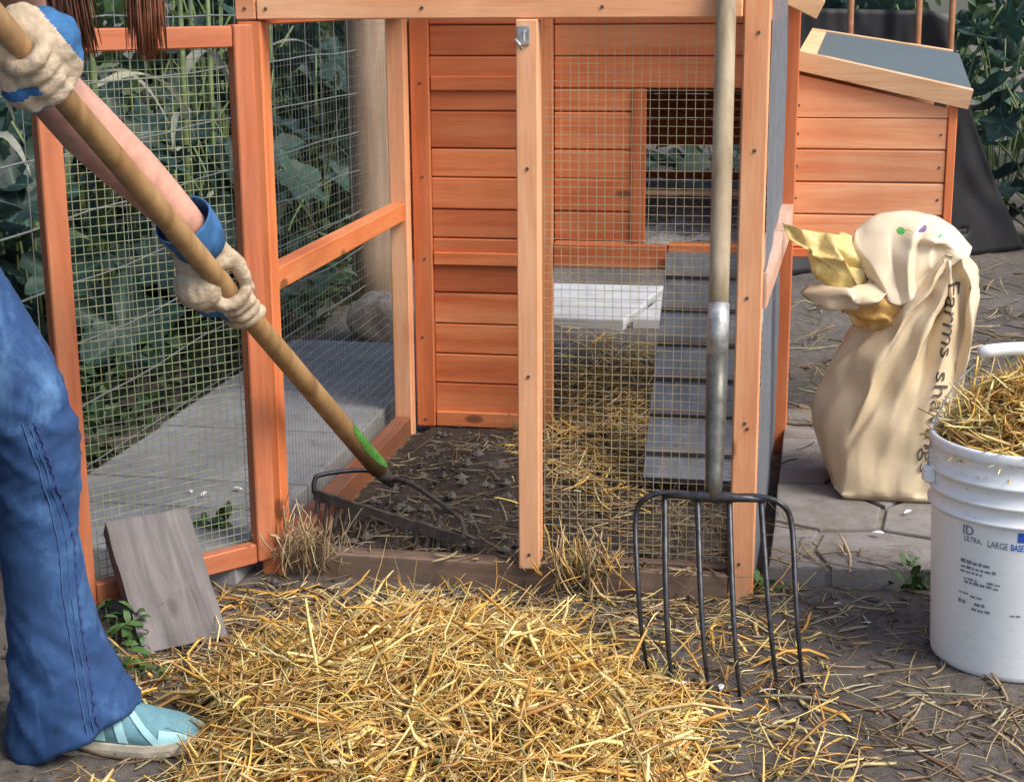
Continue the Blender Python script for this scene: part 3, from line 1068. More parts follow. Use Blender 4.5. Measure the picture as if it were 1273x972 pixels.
ground_straw('scattered_straw', [(-0.15, 2.62, 0.26, 0.10, 260), (0.6, 2.3, 0.35, 0.22, 260), (0.66, 2.24, 0.22, 0.08, 190), (0.15, 2.78, 0.3, 0.08, 500), (-0.45, 2.62, 0.14, 0.12, 320), (0.7, 2.62, 0.3, 0.1, 160), (-0.45, 2.3, 0.12, 0.2, 160), (0.05, 2.1, 0.5, 0.3, 200)],
             'dull old straw strewn over the bare soil by the fork and bucket', OLD)
ground_straw('bedding_straw', [tuple(L2W(0.25, 0.6)[:2]) + (0.14, 0.26, 240), tuple(L2W(0.60, 0.55)[:2]) + (0.14, 0.30, 700), tuple(L2W(0.5, 1.3)[:2]) + (0.2, 0.3, 300), tuple(L2W(0.25, 0.12)[:2]) + (0.16, 0.06, 160)],
             'brown soiled bedding straw on the floor inside the run', OLD * 0.8, None, 0.006, 0.004, 0.018, 0.25)
ground_straw('house_straw', [tuple(L2W(0.50, 0.75)[:2]) + (0.09, 0.24, 520), tuple(L2W(0.48, 1.35)[:2]) + (0.12, 0.26, 620), tuple(L2W(0.42, 1.9)[:2]) + (0.15, 0.2, 320)],
             'golden litter straw on the ground beneath the raised house', np.clip(np.concatenate([STRAW[:4], STRAW[:4], OLD * 1.3]) * 1.2, 0, 0.85), None, 0.012, 0.006, 0.022, 0.35)  # palette brightened to offset the shade under the house
ground_straw('garden_litter', [(1.55, 4.6, 0.45, 0.7, 520), (2.1, 5.6, 0.5, 0.6, 300), (0.95, 4.4, 0.2, 0.5, 160)],
             'dry stalks and leaf litter on the bare earth behind the bag', np.concatenate([OLD, np.array([(0.08, 0.10, 0.04), (0.13, 0.12, 0.06)])]), None, 0.006, 0.009, 0.03, 0.3)
# upright tufts caught on the sill and at the door hinge
def tuft(name, cx, cy, z, r, cnt, label, hgt, pal=STRAW):
    pos, dirs = [], []
    for _ in range(cnt):
        x, y = random.gauss(cx, r), random.gauss(cy, r * 0.6)
        pos.append((x, y, z + abs(random.gauss(0, hgt * 0.5))))
        dirs.append((random.gauss(0, 0.5), random.gauss(0, 0.4), random.gauss(0.9, 0.5)))
    n = len(pos)
    o = straws(name, pos, dirs, np.clip(rng.gamma(4, 0.02, n), 0.03, 0.16), rng.uniform(0.002, 0.0045, n), pick(pal, n), None, 0.35)
    return tag(o, label, 'straw', None, 'stuff')


p = L2W(0.05, -0.02)
tuft('straw_tuft', p.x, p.y, 0.04, 0.035, 150, 'upright tuft of straw at the foot of the door hinge post', 0.05, OLD * 1.25)
p = L2W(0.585, -0.03)
tuft('straw_tuft', p.x, p.y, 0.03, 0.032, 130, 'upright tuft of straw against the mesh panel sill', 0.06, np.concatenate([STRAW[:3], OLD]))

# soil clods and grit
cl = MB()
for _ in range(2600):
    x, y = random.uniform(-0.9, 1.1), random.uniform(2.0, 3.0)
    if random.random() < 0.45:
        q = L2W(random.uniform(0.04, 0.83), random.uniform(0.06, 1.0))
        x, y = q.x, q.y
    l = W2L((x, y, 0))
    if l.x > 0.92 and l.y > 0.0: continue
    if l.x < -0.05 and l.y > -0.1: continue
    r = 0.0025 + (0.015 if 0 < l.x < 0.47 and 0 < l.y < 0.6 else 0.008) * random.random() ** 3
    c_ = Vector((x, y, gh(x, y) + r * 0.3))
    P = [c_ + Vector(d) * r * random.uniform(0.6, 1.3) for d in ((1, 0, 0), (-1, 0, 0), (0, 1, 0), (0, -1, 0), (0, 0, 0.8), (0, 0, -1))]
    cl.add(P, [(0, 2, 4), (2, 1, 4), (1, 3, 4), (3, 0, 4), (2, 0, 5), (1, 2, 5), (3, 1, 5), (0, 3, 5)])
tag(cl.build('soil_clods', M['soil'], None), 'loose crumbs of soil and grit on the ground', 'soil', None, 'stuff')

# feathers and pale flakes
fm = MB()
fm.loft([[Vector((0.0, 0.001, 0)), Vector((0, -0.001, 0))], [Vector((0.006, 0.004, 0.002)), Vector((0.006, -0.004, 0.002))], [Vector((0.014, 0.005, 0.004)), Vector((0.014, -0.005, 0.003))], [Vector((0.022, 0.001, 0.003)), Vector((0.022, -0.001, 0.003))]], False, False)
fme = fm.mesh('feather')
fme.materials.append(M['feather'])
for x, y, s in ((0.425, 2.385, 1.5), (0.395, 2.26, 1.0), (0.255, 2.395, 1.2), (0.335, 2.38, 1.0), (0.60, 2.72, 1.0), (0.62, 2.66, 0.9), (0.06, 2.93, 0.9), (-0.19, 3.06, 1.0)):
    o = bpy.data.objects.new('feather', fme)
    C.objects.link(o)
    o.location = (x, y, gh(x, y) + 0.006)
    o.rotation_euler = (random.uniform(-.3, .3), random.uniform(-.3, .1), random.uniform(0, 6.28))
    o.scale = (s, s, s)
    tag(o, 'small white feather lying on the bare soil', 'feather', 'feathers on the ground')
for lx_, ly_, s in ((-0.20, 0.30, 1.0), (-0.27, 0.24, 1.1), (-0.30, 0.26, 0.8), (1.13, 0.23, 1.2), (1.20, 0.36, 1.0)):
    o = bpy.data.objects.new('feather', fme)
    C.objects.link(o)
    o.location = L2W(lx_, ly_, 0.066)
    o.rotation_euler = (0, 0, random.uniform(0, 6.28))
    o.scale = (s, s, s)
    tag(o, 'small white feather lying on the grey slabs', 'feather', 'feathers on the slabs')

# ------------------------------------------------------------------ weathered board leaning on the door
bd = MB()
NB = 10
bw, bl, bt = 0.152, 0.268, 0.040
rings = []
for i in range(NB + 1):
    z = bl * i / NB
    e = lambda k: 0.0022 * noise.noise(Vector((z * 22, k * 3.3, 4)))
    r_ = []
    for (x, y) in ((-bw / 2, 0), (-bw * .22, 0), (bw * .2, 0), (bw / 2, 0), (bw / 2, bt), (0, bt), (-bw / 2, bt)):
        r_.append(Vector((x + e(x * 9), y + e(y * 20 + 7) + 0.001 * noise.noise(Vector((x * 60, z * 5, 2))), z + (0.004 * noise.noise(Vector((x * 30, 5, 1))) if i in (0, NB) else 0))))
    rings.append(r_)
bd.loft(rings)
bo = bd.build('board', M['grey_wood'])
b0, b1 = Vector((-0.637, 2.560, 0.004)), Vector((-0.508, 2.625, 0.004))
bx = (b1 - b0).normalized()
topm = Vector((-0.682, 2.765, 0.190))
bz = (topm - (b0 + b1) / 2)
bz = (bz - bx * bz.dot(bx) * 0.62).normalized()
bx = (bx - bz * bx.dot(bz)).normalized()
by = bz.cross(bx)
bo.matrix_world = Matrix(((bx.x, by.x, bz.x, 0), (bx.y, by.y, bz.y, 0), (bx.z, by.z, bz.z, 0), (0, 0, 0, 1)))
bo.location = (b0 + b1) / 2
tag(bo, 'weathered grey wooden board leaning on the open door', 'board')

# ------------------------------------------------------------------ pitchfork
pf = empty('pitchfork', L2W(0.85, -0.42, 0))
tag(pf, 'six tined pitchfork with worn wooden handle propped against the coop front', 'pitchfork')
PO = pf.location.copy()


def pl(x, y, z): return L2W(x, y, z) - PO


f0, f1 = Vector((0.852, -0.42, 0.0)), Vector((0.834, -0.050, 1.072))
fd = (f1 - f0).normalized()
fpos = lambda s: f0 + fd * s
FL = (f1 - f0).length


def loc(v): return pl(v.x, v.y, v.z)


s_head = 0.315
mb = MB()
mb.tube([loc(fpos(s)) for s in np.linspace(0.62, 1.34, 9)], [0.0165, 0.017, 0.0172, 0.0172, 0.017, 0.017, 0.0172, 0.017, 0.012], 14)
mb.build('handle', M['grey_handle'], pf, True)
MB().tube([loc(fpos(s)) for s in (0.545, 0.60, 0.635)], [0.0178, 0.0182, 0.0180], 14).build('ferrule', M['steel'], pf, True)
MB().tube([loc(fpos(s)) for s in (s_head - 0.005, 0.345, 0.40, 0.47, 0.548)], [0.012, 0.0145, 0.016, 0.0175, 0.0182], 14).build('socket', M['socket'], pf, True)
# tines: from the head outwards then down to the ground
tops = [-0.128, -0.080, -0.026, 0.026, 0.078, 0.128]
tips = [(0.748, -0.365), (0.793, -0.420), (0.853, -0.432), (0.903, -0.440), (0.962, -0.400), (1.002, -0.372)]
hc = fpos(s_head)
for i, (t_, tip) in enumerate(zip(tops, tips)):
    side = Vector((1, 0.0, 0.0))
    a = hc + side * t_ + Vector((0, 0, -0.012 - (0.030 if i in (0, 5) else 0)))
    tipv = Vector((tip[0], tip[1], 0.004))
    out = Vector((0, -0.045, 0))
    pts = []
    if i in (0, 5):
        sgn = -1 if i == 0 else 1
        pts = [hc + side * (t_ * 0.10), hc + side * (t_ * 0.55) + Vector((0, 0, 0.004)), hc + side * (t_ * 0.86) + Vector((0, -0.004, -0.006)), a]
    else:
        pts = [hc + side * t_ + Vector((0, 0, 0.0)), a]
    q1 = a * 0.62 + tipv * 0.38 + out * 0.9
    q2 = a * 0.28 + tipv * 0.72 + out * 0.9
    pts = spline(pts + [q1, q2, tipv], 22)
    rad = [0.0052 * (1 - 0.62 * max(0, (k / 21 - 0.25)) ** 1.4) for k in range(22)]
    MB().tube([loc(q) for q in pts], rad, 8).build('tine', M['iron'], pf, True)
mb = MB()
mb.tube([loc(hc + Vector((x, 0, 0.0))) for x in (-0.085, -0.04, 0, 0.04, 0.085)], [0.006, 0.0075, 0.012, 0.0075, 0.006], 8)
mb.build('crossbar', M['iron'], pf, True)

# ------------------------------------------------------------------ garden rake in the hands
RA, RB = Vector((-0.283, 3.216, 0.135)), Vector((-0.6406, 2.10, 1.0525))
ra = (RA - RB).normalized()          # down the handle
RLEN = (RA - RB).length
rake = empty('garden_rake', (RA.x, RA.y, 0))
tag(rake, 'muddy garden rake with long wooden handle pulling bedding out of the doorway', 'rake')
RO = rake.location.copy()
hp = [RB - ra * 0.10 + ra * s for s in np.linspace(0, RLEN + 0.10, 10)]
hob = MB().tube([p - RO for p in hp], [0.0165 + 0.0045 * i / 9 for i in range(10)], 16).build('handle', M['handle'], rake, True)
# worn green paint band near the head: a thin partial sleeve on the upper right side
gp = MB()
camv = Vector((0, 0, 1.1))
hn = (camv - RA)
hn = (hn - ra * hn.dot(ra)).normalized()
hs = hn.cross(ra)
if hs.x < 0: hs = -hs
rings = []
for i in range(13):
    s = RLEN - 0.005 - 0.21 * i / 12
    c_ = RB + ra * s
    rr = 0.0165 + 0.0045 * (s + 0.1) / (RLEN + 0.1) + 0.0006
    wv = 0.95 * math.sin(math.pi * min(1, 0.12 + (12 - i) / 12 * 0.80)) ** 0.6 * (1 + 0.25 * noise.noise(Vector((i * 0.9, 2, 2))))
    rings.append([c_ + (hs * math.cos(a) + hn * math.sin(a)) * rr - RO for a in np.linspace(0.45 - wv, 0.45 + wv, 9)])
gp.loft(rings, False, False)
gp.build('paint_band', M['green_paint'], rake, True)
k0, k1 = Vector((-0.416, 3.185, 0.090)), Vector((-0.098, 2.965, 0.062))
kd = (k1 - k0).normalized()
MB().tube([p - RO for p in (RA - ra * 0.01, RA + ra * 0.05, RA + ra * 0.09)], [0.020, 0.015, 0.009], 10).build('socket', M['muddy_iron'], rake, True)
tp = RA + ra * 0.07
for (e, sg) in ((k0, -1), (k1, 1)):
    mid = tp * 0.45 + e * 0.55 + Vector((0, 0, 0.040)) + Vector((0, 0.03, 0))
    pts = spline([tp, tp * 0.7 + e * 0.3 + Vector((0, 0.01, 0.028)), e + Vector((0, 0.035, 0.036)) - kd * sg * 0.02, e + Vector((0, 0.012, 0.024)), e], 16)
    MB().tube([p - RO for p in pts], 0.0052, 8).build('bow', M['iron'] if sg < 0 else M['muddy_iron'], rake, True)
kn = Vector((0, 0, 1)).cross(kd).normalized()
mb = MB()
rg = []
for i in range(25):
    p = k0 + (k1 - k0) * i / 24
    wob = 0.003 * noise.noise(Vector((i * 0.6, 3, 1)))
    rg.append([p + kn * 0.004 + Vector((0, 0, -0.013 + wob)), p - kn * (0.004 + abs(wob)) + Vector((0, 0, -0.013 - wob)), p - kn * 0.004 + Vector((0, 0, 0.009 + wob)), p + kn * 0.004 + Vector((0, 0, 0.009 + wob))])
mb.loft([[q - RO for q in r] for r in rg]).build('head_bar', M['muddy_iron'], rake)
for i in range(15):
    p = k0 + (k1 - k0) * (i + 0.35) / 14.7
    g = max(0.02, gh(p.x, p.y))
    pts = [p + Vector((0, 0, -0.010)), p + Vector((0, 0, -0.030)) - kn * 0.002, Vector((p.x, p.y, max(g - 0.006, p.z - 0.075))) - kn * 0.016 + Vector((0, 0, 0.002))]
    MB().tube([q - RO for q in spline(pts, 6)], [0.0052, 0.0052, 0.005, 0.0045, 0.004, 0.003], 6).build('tooth', M['muddy_iron'], rake, True)

# ------------------------------------------------------------------ bucket
BK = Vector((0.852, 2.540, 0.0))
bk = empty('bucket', BK)
tag(bk, 'white plastic pail heaped with straw standing on the soil', 'bucket')
prof = [(0.0, 0.006), (0.124, 0.006), (0.129, 0.0), (0.1335, 0.004), (0.1345, 0.012), (0.146, 0.262), (0.1465, 0.268), (0.1530, 0.271), (0.1535, 0.275), (0.1475, 0.278), (0.1480, 0.298), (0.1540, 0.300), (0.1545, 0.305), (0.1490, 0.308), (0.1495, 0.330), (0.1560, 0.333), (0.1565, 0.338), (0.1510, 0.341), (0.1520, 0.372), (0.1545, 0.374), (0.1560, 0.378), (0.1560, 0.388), (0.1540, 0.392), (0.1490, 0.391), (0.1470, 0.384), (0.1410, 0.26), (0.128, 0.012), (0.0, 0.012)]
MB().lathe(prof, 72).build('shell', M['pail'], bk, True)


def pail_r(z): return 0.1345 + (0.146 - 0.1345) * (z - 0.012) / 0.25


def on_pail(u, z, off=0.0007):
    """u: arc length round the pail, zero on the side that faces the camera"""
    r = pail_r(z) + off
    a = -math.pi / 2 - 0.30 + u / r
    return Vector((r * math.cos(a), r * math.sin(a), z))


def text_mesh(txt, size, bold=False):
    cu = bpy.data.curves.new('t', 'FONT')
    cu.body = txt
    cu.size = size
    cu.resolution_u = 3
    if bold: cu.offset = size * 0.02
    o = bpy.data.objects.new('t', cu)
    C.objects.link(o)
    dg = bpy.context.evaluated_depsgraph_get()
    me = bpy.data.meshes.new_from_object(o.evaluated_get(dg))
    bpy.data.objects.remove(o)
    bpy.data.curves.remove(cu)
    return me


def pail_text(name, txt, size, u, z, mat, bold=True, sx=1.0):
    me = text_mesh(txt, size, bold)
    for v in me.vertices: v.co = on_pail(u + v.co.x * sx, z + v.co.y)
    me.materials.clear()
    link(name, me, M[mat], bk)


def pail_rect(name, u0, u1, z0, z1, mat):
    k = max(1, int((u1 - u0) / 0.006))
    rg = [[on_pail(u0 + (u1 - u0) * i / k, z0), on_pail(u0 + (u1 - u0) * i / k, z1)] for i in range(k + 1)]
    mb = MB().loft(rg, False, False)
    for q in range(len(mb.f)): mb.f[q] = mb.f[q][::-1]
    mb.build(name, M[mat], bk)


U0 = -0.098
pail_text('print', 'ID', 0.022, U0, 0.246, 'grey_print')
pail_text('print', 'ULTRA,', 0.0125, U0 + 0.004, 0.2345, 'grey_print', True, 0.8)
pail_text('print', 'LARGE', 0.0155, U0 + 0.046, 0.233, 'grey_print', True, 0.72)
pail_text('print', 'BASE', 0.0155, U0 + 0.083, 0.233, 'blue_print', True, 0.62)
pail_rect('print', U0 + 0.093, U0 + 0.150, 0.2475, 0.264, 'blue_print')
rows = [(0.196, 0.0, 0.052, 0.0075), (0.187, 0.001, 0.062, 0.0055), (0.1795, 0.0, 0.044, 0.005), (0.168, 0.008, 0.034, 0.004), (0.1615, 0.010, 0.055, 0.0055), (0.168, 0.050, 0.070, 0.005), (0.1605, 0.060, 0.074, 0.005), (0.142, 0.0, 0.018, 0.004), (0.139, 0.022, 0.047, 0.004), (0.125, 0.0, 0.014, 0.008), (0.126, 0.030, 0.050, 0.0065), (0.117, 0.026, 0.062, 0.006), (0.119, 0.090, 0.105, 0.004)]
for z, a, b, h in rows:
    u = a
    while u < b:
        w = random.uniform(0.004, 0.011)
        if u + w > b + 0.004: break
        word = ''.join(random.choice('|') for _ in range(1))
        # worn small print, one ragged word each
        hh = h * random.uniform(0.7, 1.1)
        pail_rect('print', U0 + u, U0 + u + w, z, z + hh * 0.85, 'grey_print')
        u += w + 0.0022
for sg in (-1, 1):
    MB().box((-0.010, -0.012, -0.014), (0.010, 0.012, 0.014), 0.004, Matrix.Translation((sg * 0.158, 0.0, 0.322))).build('ear', M['pail'], bk)
arc = [Vector((0.160 * math.cos(a) * 1.0, 0.05 * math.sin(a), 0.325 + 0.198 * math.sin(a))) for a in np.linspace(math.pi, 0, 25)]
MB().tube(arc, 0.0018, 6).build('bail', M['steel'], bk, True)
gpts = [Vector((x, 0.0495, 0.5225 - 0.006 * (x / 0.07) ** 2)) for x in np.linspace(-0.072, 0.072, 9)]
MB().tube(gpts, 0.0115, 12).build('grip', M['pail'], bk, True)
# straw in the pail: a thing of its own
pos, dirs = [], []
for _ in range(1500):
    r = 0.138 * math.sqrt(random.random())
    a = random.uniform(0, 2 * math.pi)
    top = 0.378 + 0.112 * (1 - (r / 0.14) ** 2) + 0.012 * random.gauss(0, 1)
    pos.append((BK.x + r * math.cos(a), BK.y + r * math.sin(a), top - 0.03 * random.random()))
    b = random.uniform(0, 2 * math.pi)
    dirs.append((math.cos(b), math.sin(b), random.gauss(0, 0.55)))
for (x, y, z, d, ) in ((-0.10, -0.02, 0.44, (-0.3, 0, 1)), (-0.07, 0.03, 0.46, (0.35, 0.1, 1)), (-0.05, 0.0, 0.46, (0.05, 0.1, 1))):
    for k in range(8):
        pos.append((BK.x + x + random.gauss(0, .02), BK.y + y, z))
        dirs.append((d[0] + random.gauss(0, .3), d[1], d[2]))
n = len(pos)
ln = np.clip(rng.gamma(4, 0.016, n), 0.03, 0.11)
# the long stalk lying across
pos.append((BK.x - 0.068, BK.y - 0.055, 0.425)); dirs.append((0.78, -0.25, -0.62)); ln = np.append(ln, 0.20)
pos.append((BK.x - 0.02, BK.y + 0.06, 0.455)); dirs.append((0.9, 0.0, 0.65)); ln = np.append(ln, 0.18)
n += 2
bv, bf, bc = [], [], []
K = 24
for i in range(7):
    r = 0.139 * i / 6
    for j in range(K):
        a = 2 * math.pi * j / K
        bv.append((BK.x + r * math.cos(a), BK.y + r * math.sin(a), 0.357 + 0.098 * (1 - (r / 0.14) ** 2)))
        bc.append((0.24, 0.13, 0.045))
for i in range(6):
    for j in range(K):
        bf.append((i * K + j, i * K + (j + 1) % K, (i + 1) * K + (j + 1) % K, (i + 1) * K + j))
cols = pick(STRAW, n, STRAW_P)
cols[-1] = (0.62, 0.50, 0.28); cols[-2] = (0.66, 0.48, 0.22)
o = straws('bucket_straw', pos, dirs, ln, rng.uniform(0.0022, 0.0058, n), np.clip(cols * 1.15, 0, 0.85), None, 0.3, (bv, bf, bc))
tag(o, 'loose straw heaped inside the white pail', 'straw', None, 'stuff')

# ------------------------------------------------------------------ bag of shavings
bag = empty('plastic_bag', L2W(1.18, 0.58, 0.06), -YAW)
tag(bag, 'cream plastic bag of shavings with folded top standing on the pavers', 'bag')
COLS = [  # folds of the sack as lines from the base up to the gathered neck
    [(-0.107, -0.130, 0), (-0.106, -0.134, 0.07), (-0.102, -0.134, 0.135), (-0.074, -0.130, 0.225), (-0.036, -0.122, 0.315), (0.012, -0.110, 0.395), (0.088, -0.085, 0.505)],
    [(-0.122, -0.070, 0), (-0.140, -0.076, 0.08), (-0.142, -0.072, 0.17), (-0.122, -0.056, 0.25), (-0.076, -0.050, 0.335), (-0.010, -0.060, 0.40), (0.090, -0.060, 0.51)],
    [(-0.128, 0.010, 0), (-0.158, 0.006, 0.08), (-0.174, 0.000, 0.165), (-0.164, -0.004, 0.24), (-0.100, -0.006, 0.335), (0.010, -0.004, 0.44), (0.088, -0.010, 0.52)],
    [(-0.118, 0.120, 0), (-0.140, 0.125, 0.10), (-0.142, 0.120, 0.20), (-0.120, 0.105, 0.28), (-0.060, 0.080, 0.37), (0.025, 0.045, 0.46), (0.088, 0.015, 0.53)],
    [(0.000, 0.140, 0), (0.000, 0.150, 0.12), (0.000, 0.142, 0.24), (0.015, 0.115, 0.33), (0.040, 0.080, 0.41), (0.075, 0.045, 0.48), (0.098, 0.022, 0.535)],
    [(0.115, 0.125, 0), (0.130, 0.130, 0.12), (0.135, 0.120, 0.24), (0.138, 0.095, 0.34), (0.138, 0.062, 0.42), (0.130, 0.036, 0.49), (0.114, 0.018, 0.54)],
    [(0.122, 0.000, 0), (0.138, 0.000, 0.12), (0.148, 0.000, 0.24), (0.158, 0.000, 0.36), (0.158, 0.000, 0.44), (0.148, 0.000, 0.50), (0.124, -0.008, 0.54)],
    [(0.116, -0.120, 0), (0.122, -0.126, 0.10), (0.130, -0.120, 0.22), (0.146, -0.100, 0.33), (0.150, -0.076, 0.42), (0.140, -0.058, 0.48), (0.118, -0.050, 0.525)],
    [(0.092, -0.130, 0), (0.096, -0.132, 0.12), (0.112, -0.114, 0.22), (0.120, -0.056, 0.33), (0.122, -0.036, 0.42), (0.118, -0.036, 0.48), (0.112, -0.044, 0.52)],
    [(0.050, -0.132, 0), (0.052, -0.137, 0.10), (0.066, -0.136, 0.22), (0.092, -0.116, 0.33), (0.106, -0.092, 0.42), (0.112, -0.072, 0.48), (0.110, -0.056, 0.518)],
    [(0.010, -0.134, 0), (0.012, -0.137, 0.12), (0.032, -0.125, 0.22), (0.066, -0.076, 0.33), (0.090, -0.056, 0.42), (0.102, -0.050, 0.48), (0.107, -0.050, 0.515)],
    [(-0.030, -0.134, 0), (-0.028, -0.138, 0.10), (-0.004, -0.134, 0.21), (0.036, -0.128, 0.32), (0.070, -0.116, 0.41), (0.096, -0.098, 0.475), (0.106, -0.082, 0.516)],
    [(-0.070, -0.134, 0), (-0.068, -0.139, 0.13), (-0.040, -0.124, 0.215), (0.002, -0.096, 0.315), (0.045, -0.092, 0.405), (0.086, -0.086, 0.470), (0.104, -0.080, 0.512)],
]
mb = MB()
NZ, SUB = 46, 7
cols_ = [spline([Vector(p) for p in c_], NZ + 1) for c_ in COLS]
rings = []
for i in range(NZ + 1):
    r_ = []
    for j in range(len(cols_)):
        a, b = cols_[j][i], cols_[(j + 1) % len(cols_)][i]
        pv, nx_ = cols_[j - 1][i], cols_[(j + 2) % len(cols_)][i]
        for k in range(SUB):
            f = k / SUB
            lin = a.lerp(b, f)
            smo = 0.5 * ((2 * a) + (b - pv) * f + (2 * pv - 5 * a + 4 * b - nx_) * f * f + (3 * a - pv - 3 * b + nx_) * f ** 3)
            p = lin.lerp(smo, 0.30)
            up_ = i / NZ
            q = Vector((noise.noise(p * 11), noise.noise(p * 11 + Vector((7, 0, 0))), 0)) * 0.007 + Vector((noise.noise(Vector((p.x * 34, p.y * 34, p.z * 13))), noise.noise(Vector((p.x * 34, p.y * 34, p.z * 13 + 9))), 0)) * (0.0025 + 0.004 * up_)
            gu, gv = (j + f) * 1.25, up_ * 8 + 0.3 * j
            iu, iv = int(gu), int(gv)
            du, dv = gu - iu, gv - iv
            mu = int(len(COLS) * 1.25)
            cf = lambda a, b: noise.cell(Vector((a % mu + .5, b + .5, 2.5))) - .5
            if du + dv < 1: fac = cf(iu, iv) * (1 - du - dv) + cf(iu + 1, iv) * du + cf(iu, iv + 1) * dv
            else: fac = cf(iu + 1, iv + 1) * (du + dv - 1) + cf(iu, iv + 1) * (1 - du) + cf(iu + 1, iv) * (1 - dv)
            out = Vector((p.x - 0.02, p.y, 0)).normalized() * fac * (0.003 + 0.016 * up_)
            r_.append(p + (q + out if i else Vector()))
    rings.append(r_)
rings.insert(0, [Vector((p.x * 0.93, p.y * 0.93, 0.0)) for p in rings[0]])
for p in rings[1]: p.z += 0.012
mb.loft(rings)
bag_me = mb.mesh('bag_body')
bag_body = link('body', bag_me, M['bag'], bag, True)
bag_bvh = BVHTree.FromPolygons([v.co for v in bag_me.vertices], [tuple(p.vertices) for p in bag_me.polygons])


def sheet(name, rows_, mat, nu=24, nv=24, wr=0.010, seed=0, th=0.0012, smooth=True):
    """a crumpled plastic sheet through rows of control points"""
    R_ = [spline(r, nu) for r in rows_]
    grid = [spline([r[i] for r in R_], nv) for i in range(nu)]
    V, F = [], []
    for i in range(nu):
        for j in range(nv):
            p = grid[i][j]
            q = Vector((noise.noise(p * 26 + Vector((seed, 0, 0))), noise.noise(p * 26 + Vector((0, seed + 5, 0))), noise.noise(p * 26 + Vector((0, 0, seed + 9)))))
            q2 = Vector((noise.noise(p * 70 + Vector((seed, 3, 0))), noise.noise(p * 70 + Vector((2, seed, 0))), 0))
            # flat facets between hard creases
            fu, fv = i / (nu - 1) * 5, j / (nv - 1) * 4
            iu, iv = int(fu), int(fv)
            du, dv = fu - iu, fv - iv
            g = lambda a, b: Vector((noise.cell(Vector((a + .5, b + .5, seed + .5))) - .5, noise.cell(Vector((a + .5, b + .5, seed + 3.5))) - .5, noise.cell(Vector((a + .5, b + .5, seed + 6.5))) - .5))
            if du + dv < 1: fac = g(iu, iv) * (1 - du - dv) + g(iu + 1, iv) * du + g(iu, iv + 1) * dv
            else: fac = g(iu + 1, iv + 1) * (du + dv - 1) + g(iu, iv + 1) * (1 - du) + g(iu + 1, iv) * (1 - dv)
            V.append(p + q * wr * 0.6 + q2 * wr * 0.3 + fac * wr * 2.2)
    for i in range(nu - 1):
        for j in range(nv - 1):
            F.append((i * nv + j, (i + 1) * nv + j, (i + 1) * nv + j + 1, i * nv + j + 1))
    o = MB().add(V, F).build(name, M[mat], bag, smooth)
    s = o.modifiers.new('s', 'SOLIDIFY')
    s.thickness = th
    return o


# the folded-over top: a loose fold that rises behind the front ridge and hangs down to the left
HOOD = [[(-0.070, 0.040, 0.45), (-0.030, 0.06, 0.44), (0.030, 0.07, 0.44), (0.090, 0.06, 0.45), (0.140, 0.03, 0.45)],
        [(-0.092, 0.040, 0.535), (-0.048, 0.06, 0.560), (0.030, 0.065, 0.565), (0.095, 0.055, 0.55), (0.142, 0.03, 0.505)],
        [(-0.098, 0.000, 0.552), (-0.050, 0.005, 0.584), (0.030, 0.005, 0.590), (0.095, 0.005, 0.568), (0.142, -0.005, 0.522)],
        [(-0.100, -0.030, 0.515), (-0.050, -0.050, 0.535), (0.020, -0.055, 0.540), (0.080, -0.052, 0.535), (0.132, -0.048, 0.510)],
        [(-0.074, -0.045, 0.470), (-0.030, -0.070, 0.455), (0.020, -0.075, 0.465), (0.075, -0.072, 0.500), (0.120, -0.068, 0.512)],
        [(-0.048, -0.050, 0.440), (-0.015, -0.076, 0.412), (0.020, -0.080, 0.420), (0.070, -0.076, 0.470), (0.114, -0.070, 0.508)]]


def hood():
    nu, nv = 90, 60
    R_ = [spline(r, nu) for r in HOOD]
    grid = [spline([r[i] for r in R_], nv) for i in range(nu)]
    V, F = [], []
    for i in range(nu):
        u = i / (nu - 1)
        for j in range(nv):
            v = j / (nv - 1)
            p = grid[i][j]
            # hanging folds, sharp on the ridge and soft in the hollow
            ph = u * 3.1 + 1.5 * noise.noise(Vector((u * 2.2, v * 1.3, 3))) + v * 0.8 * (u - 0.2)
            fr = ph - math.floor(ph)
            fold = (fr / 0.62 if fr < 0.62 else (1 - fr) / 0.38) - 0.5
            amp = 0.026 * min(1, v * 1.6) * (0.5 + 0.9 * noise.noise(Vector((u * 3.3, v * 2.2, 1))))
            y = -fold * amp
            # pocket under a lip, right of the middle
            pk = math.exp(-((u - 0.66) / 0.13) ** 2) * max(0, min(1, (v - 0.60) / 0.04)) * max(0, min(1, (0.98 - v) / 0.12))
            y += 0.034 * pk
            q = 0.006 * noise.noise(p * 22)
            V.append(p + Vector((0.4 * q, y + q, 0.35 * y * (1 - v))))
    for i in range(nu - 1):
        for j in range(nv - 1):
            F.append((i * nv + j, (i + 1) * nv + j, (i + 1) * nv + j + 1, i * nv + j + 1))
    o = MB().add(V, F).build('fold', M['bag_white'], bag, True)
    m_ = o.modifiers.new('s', 'SOLIDIFY')
    m_.thickness = 0.0010
    return BVHTree.FromPolygons(V, F)


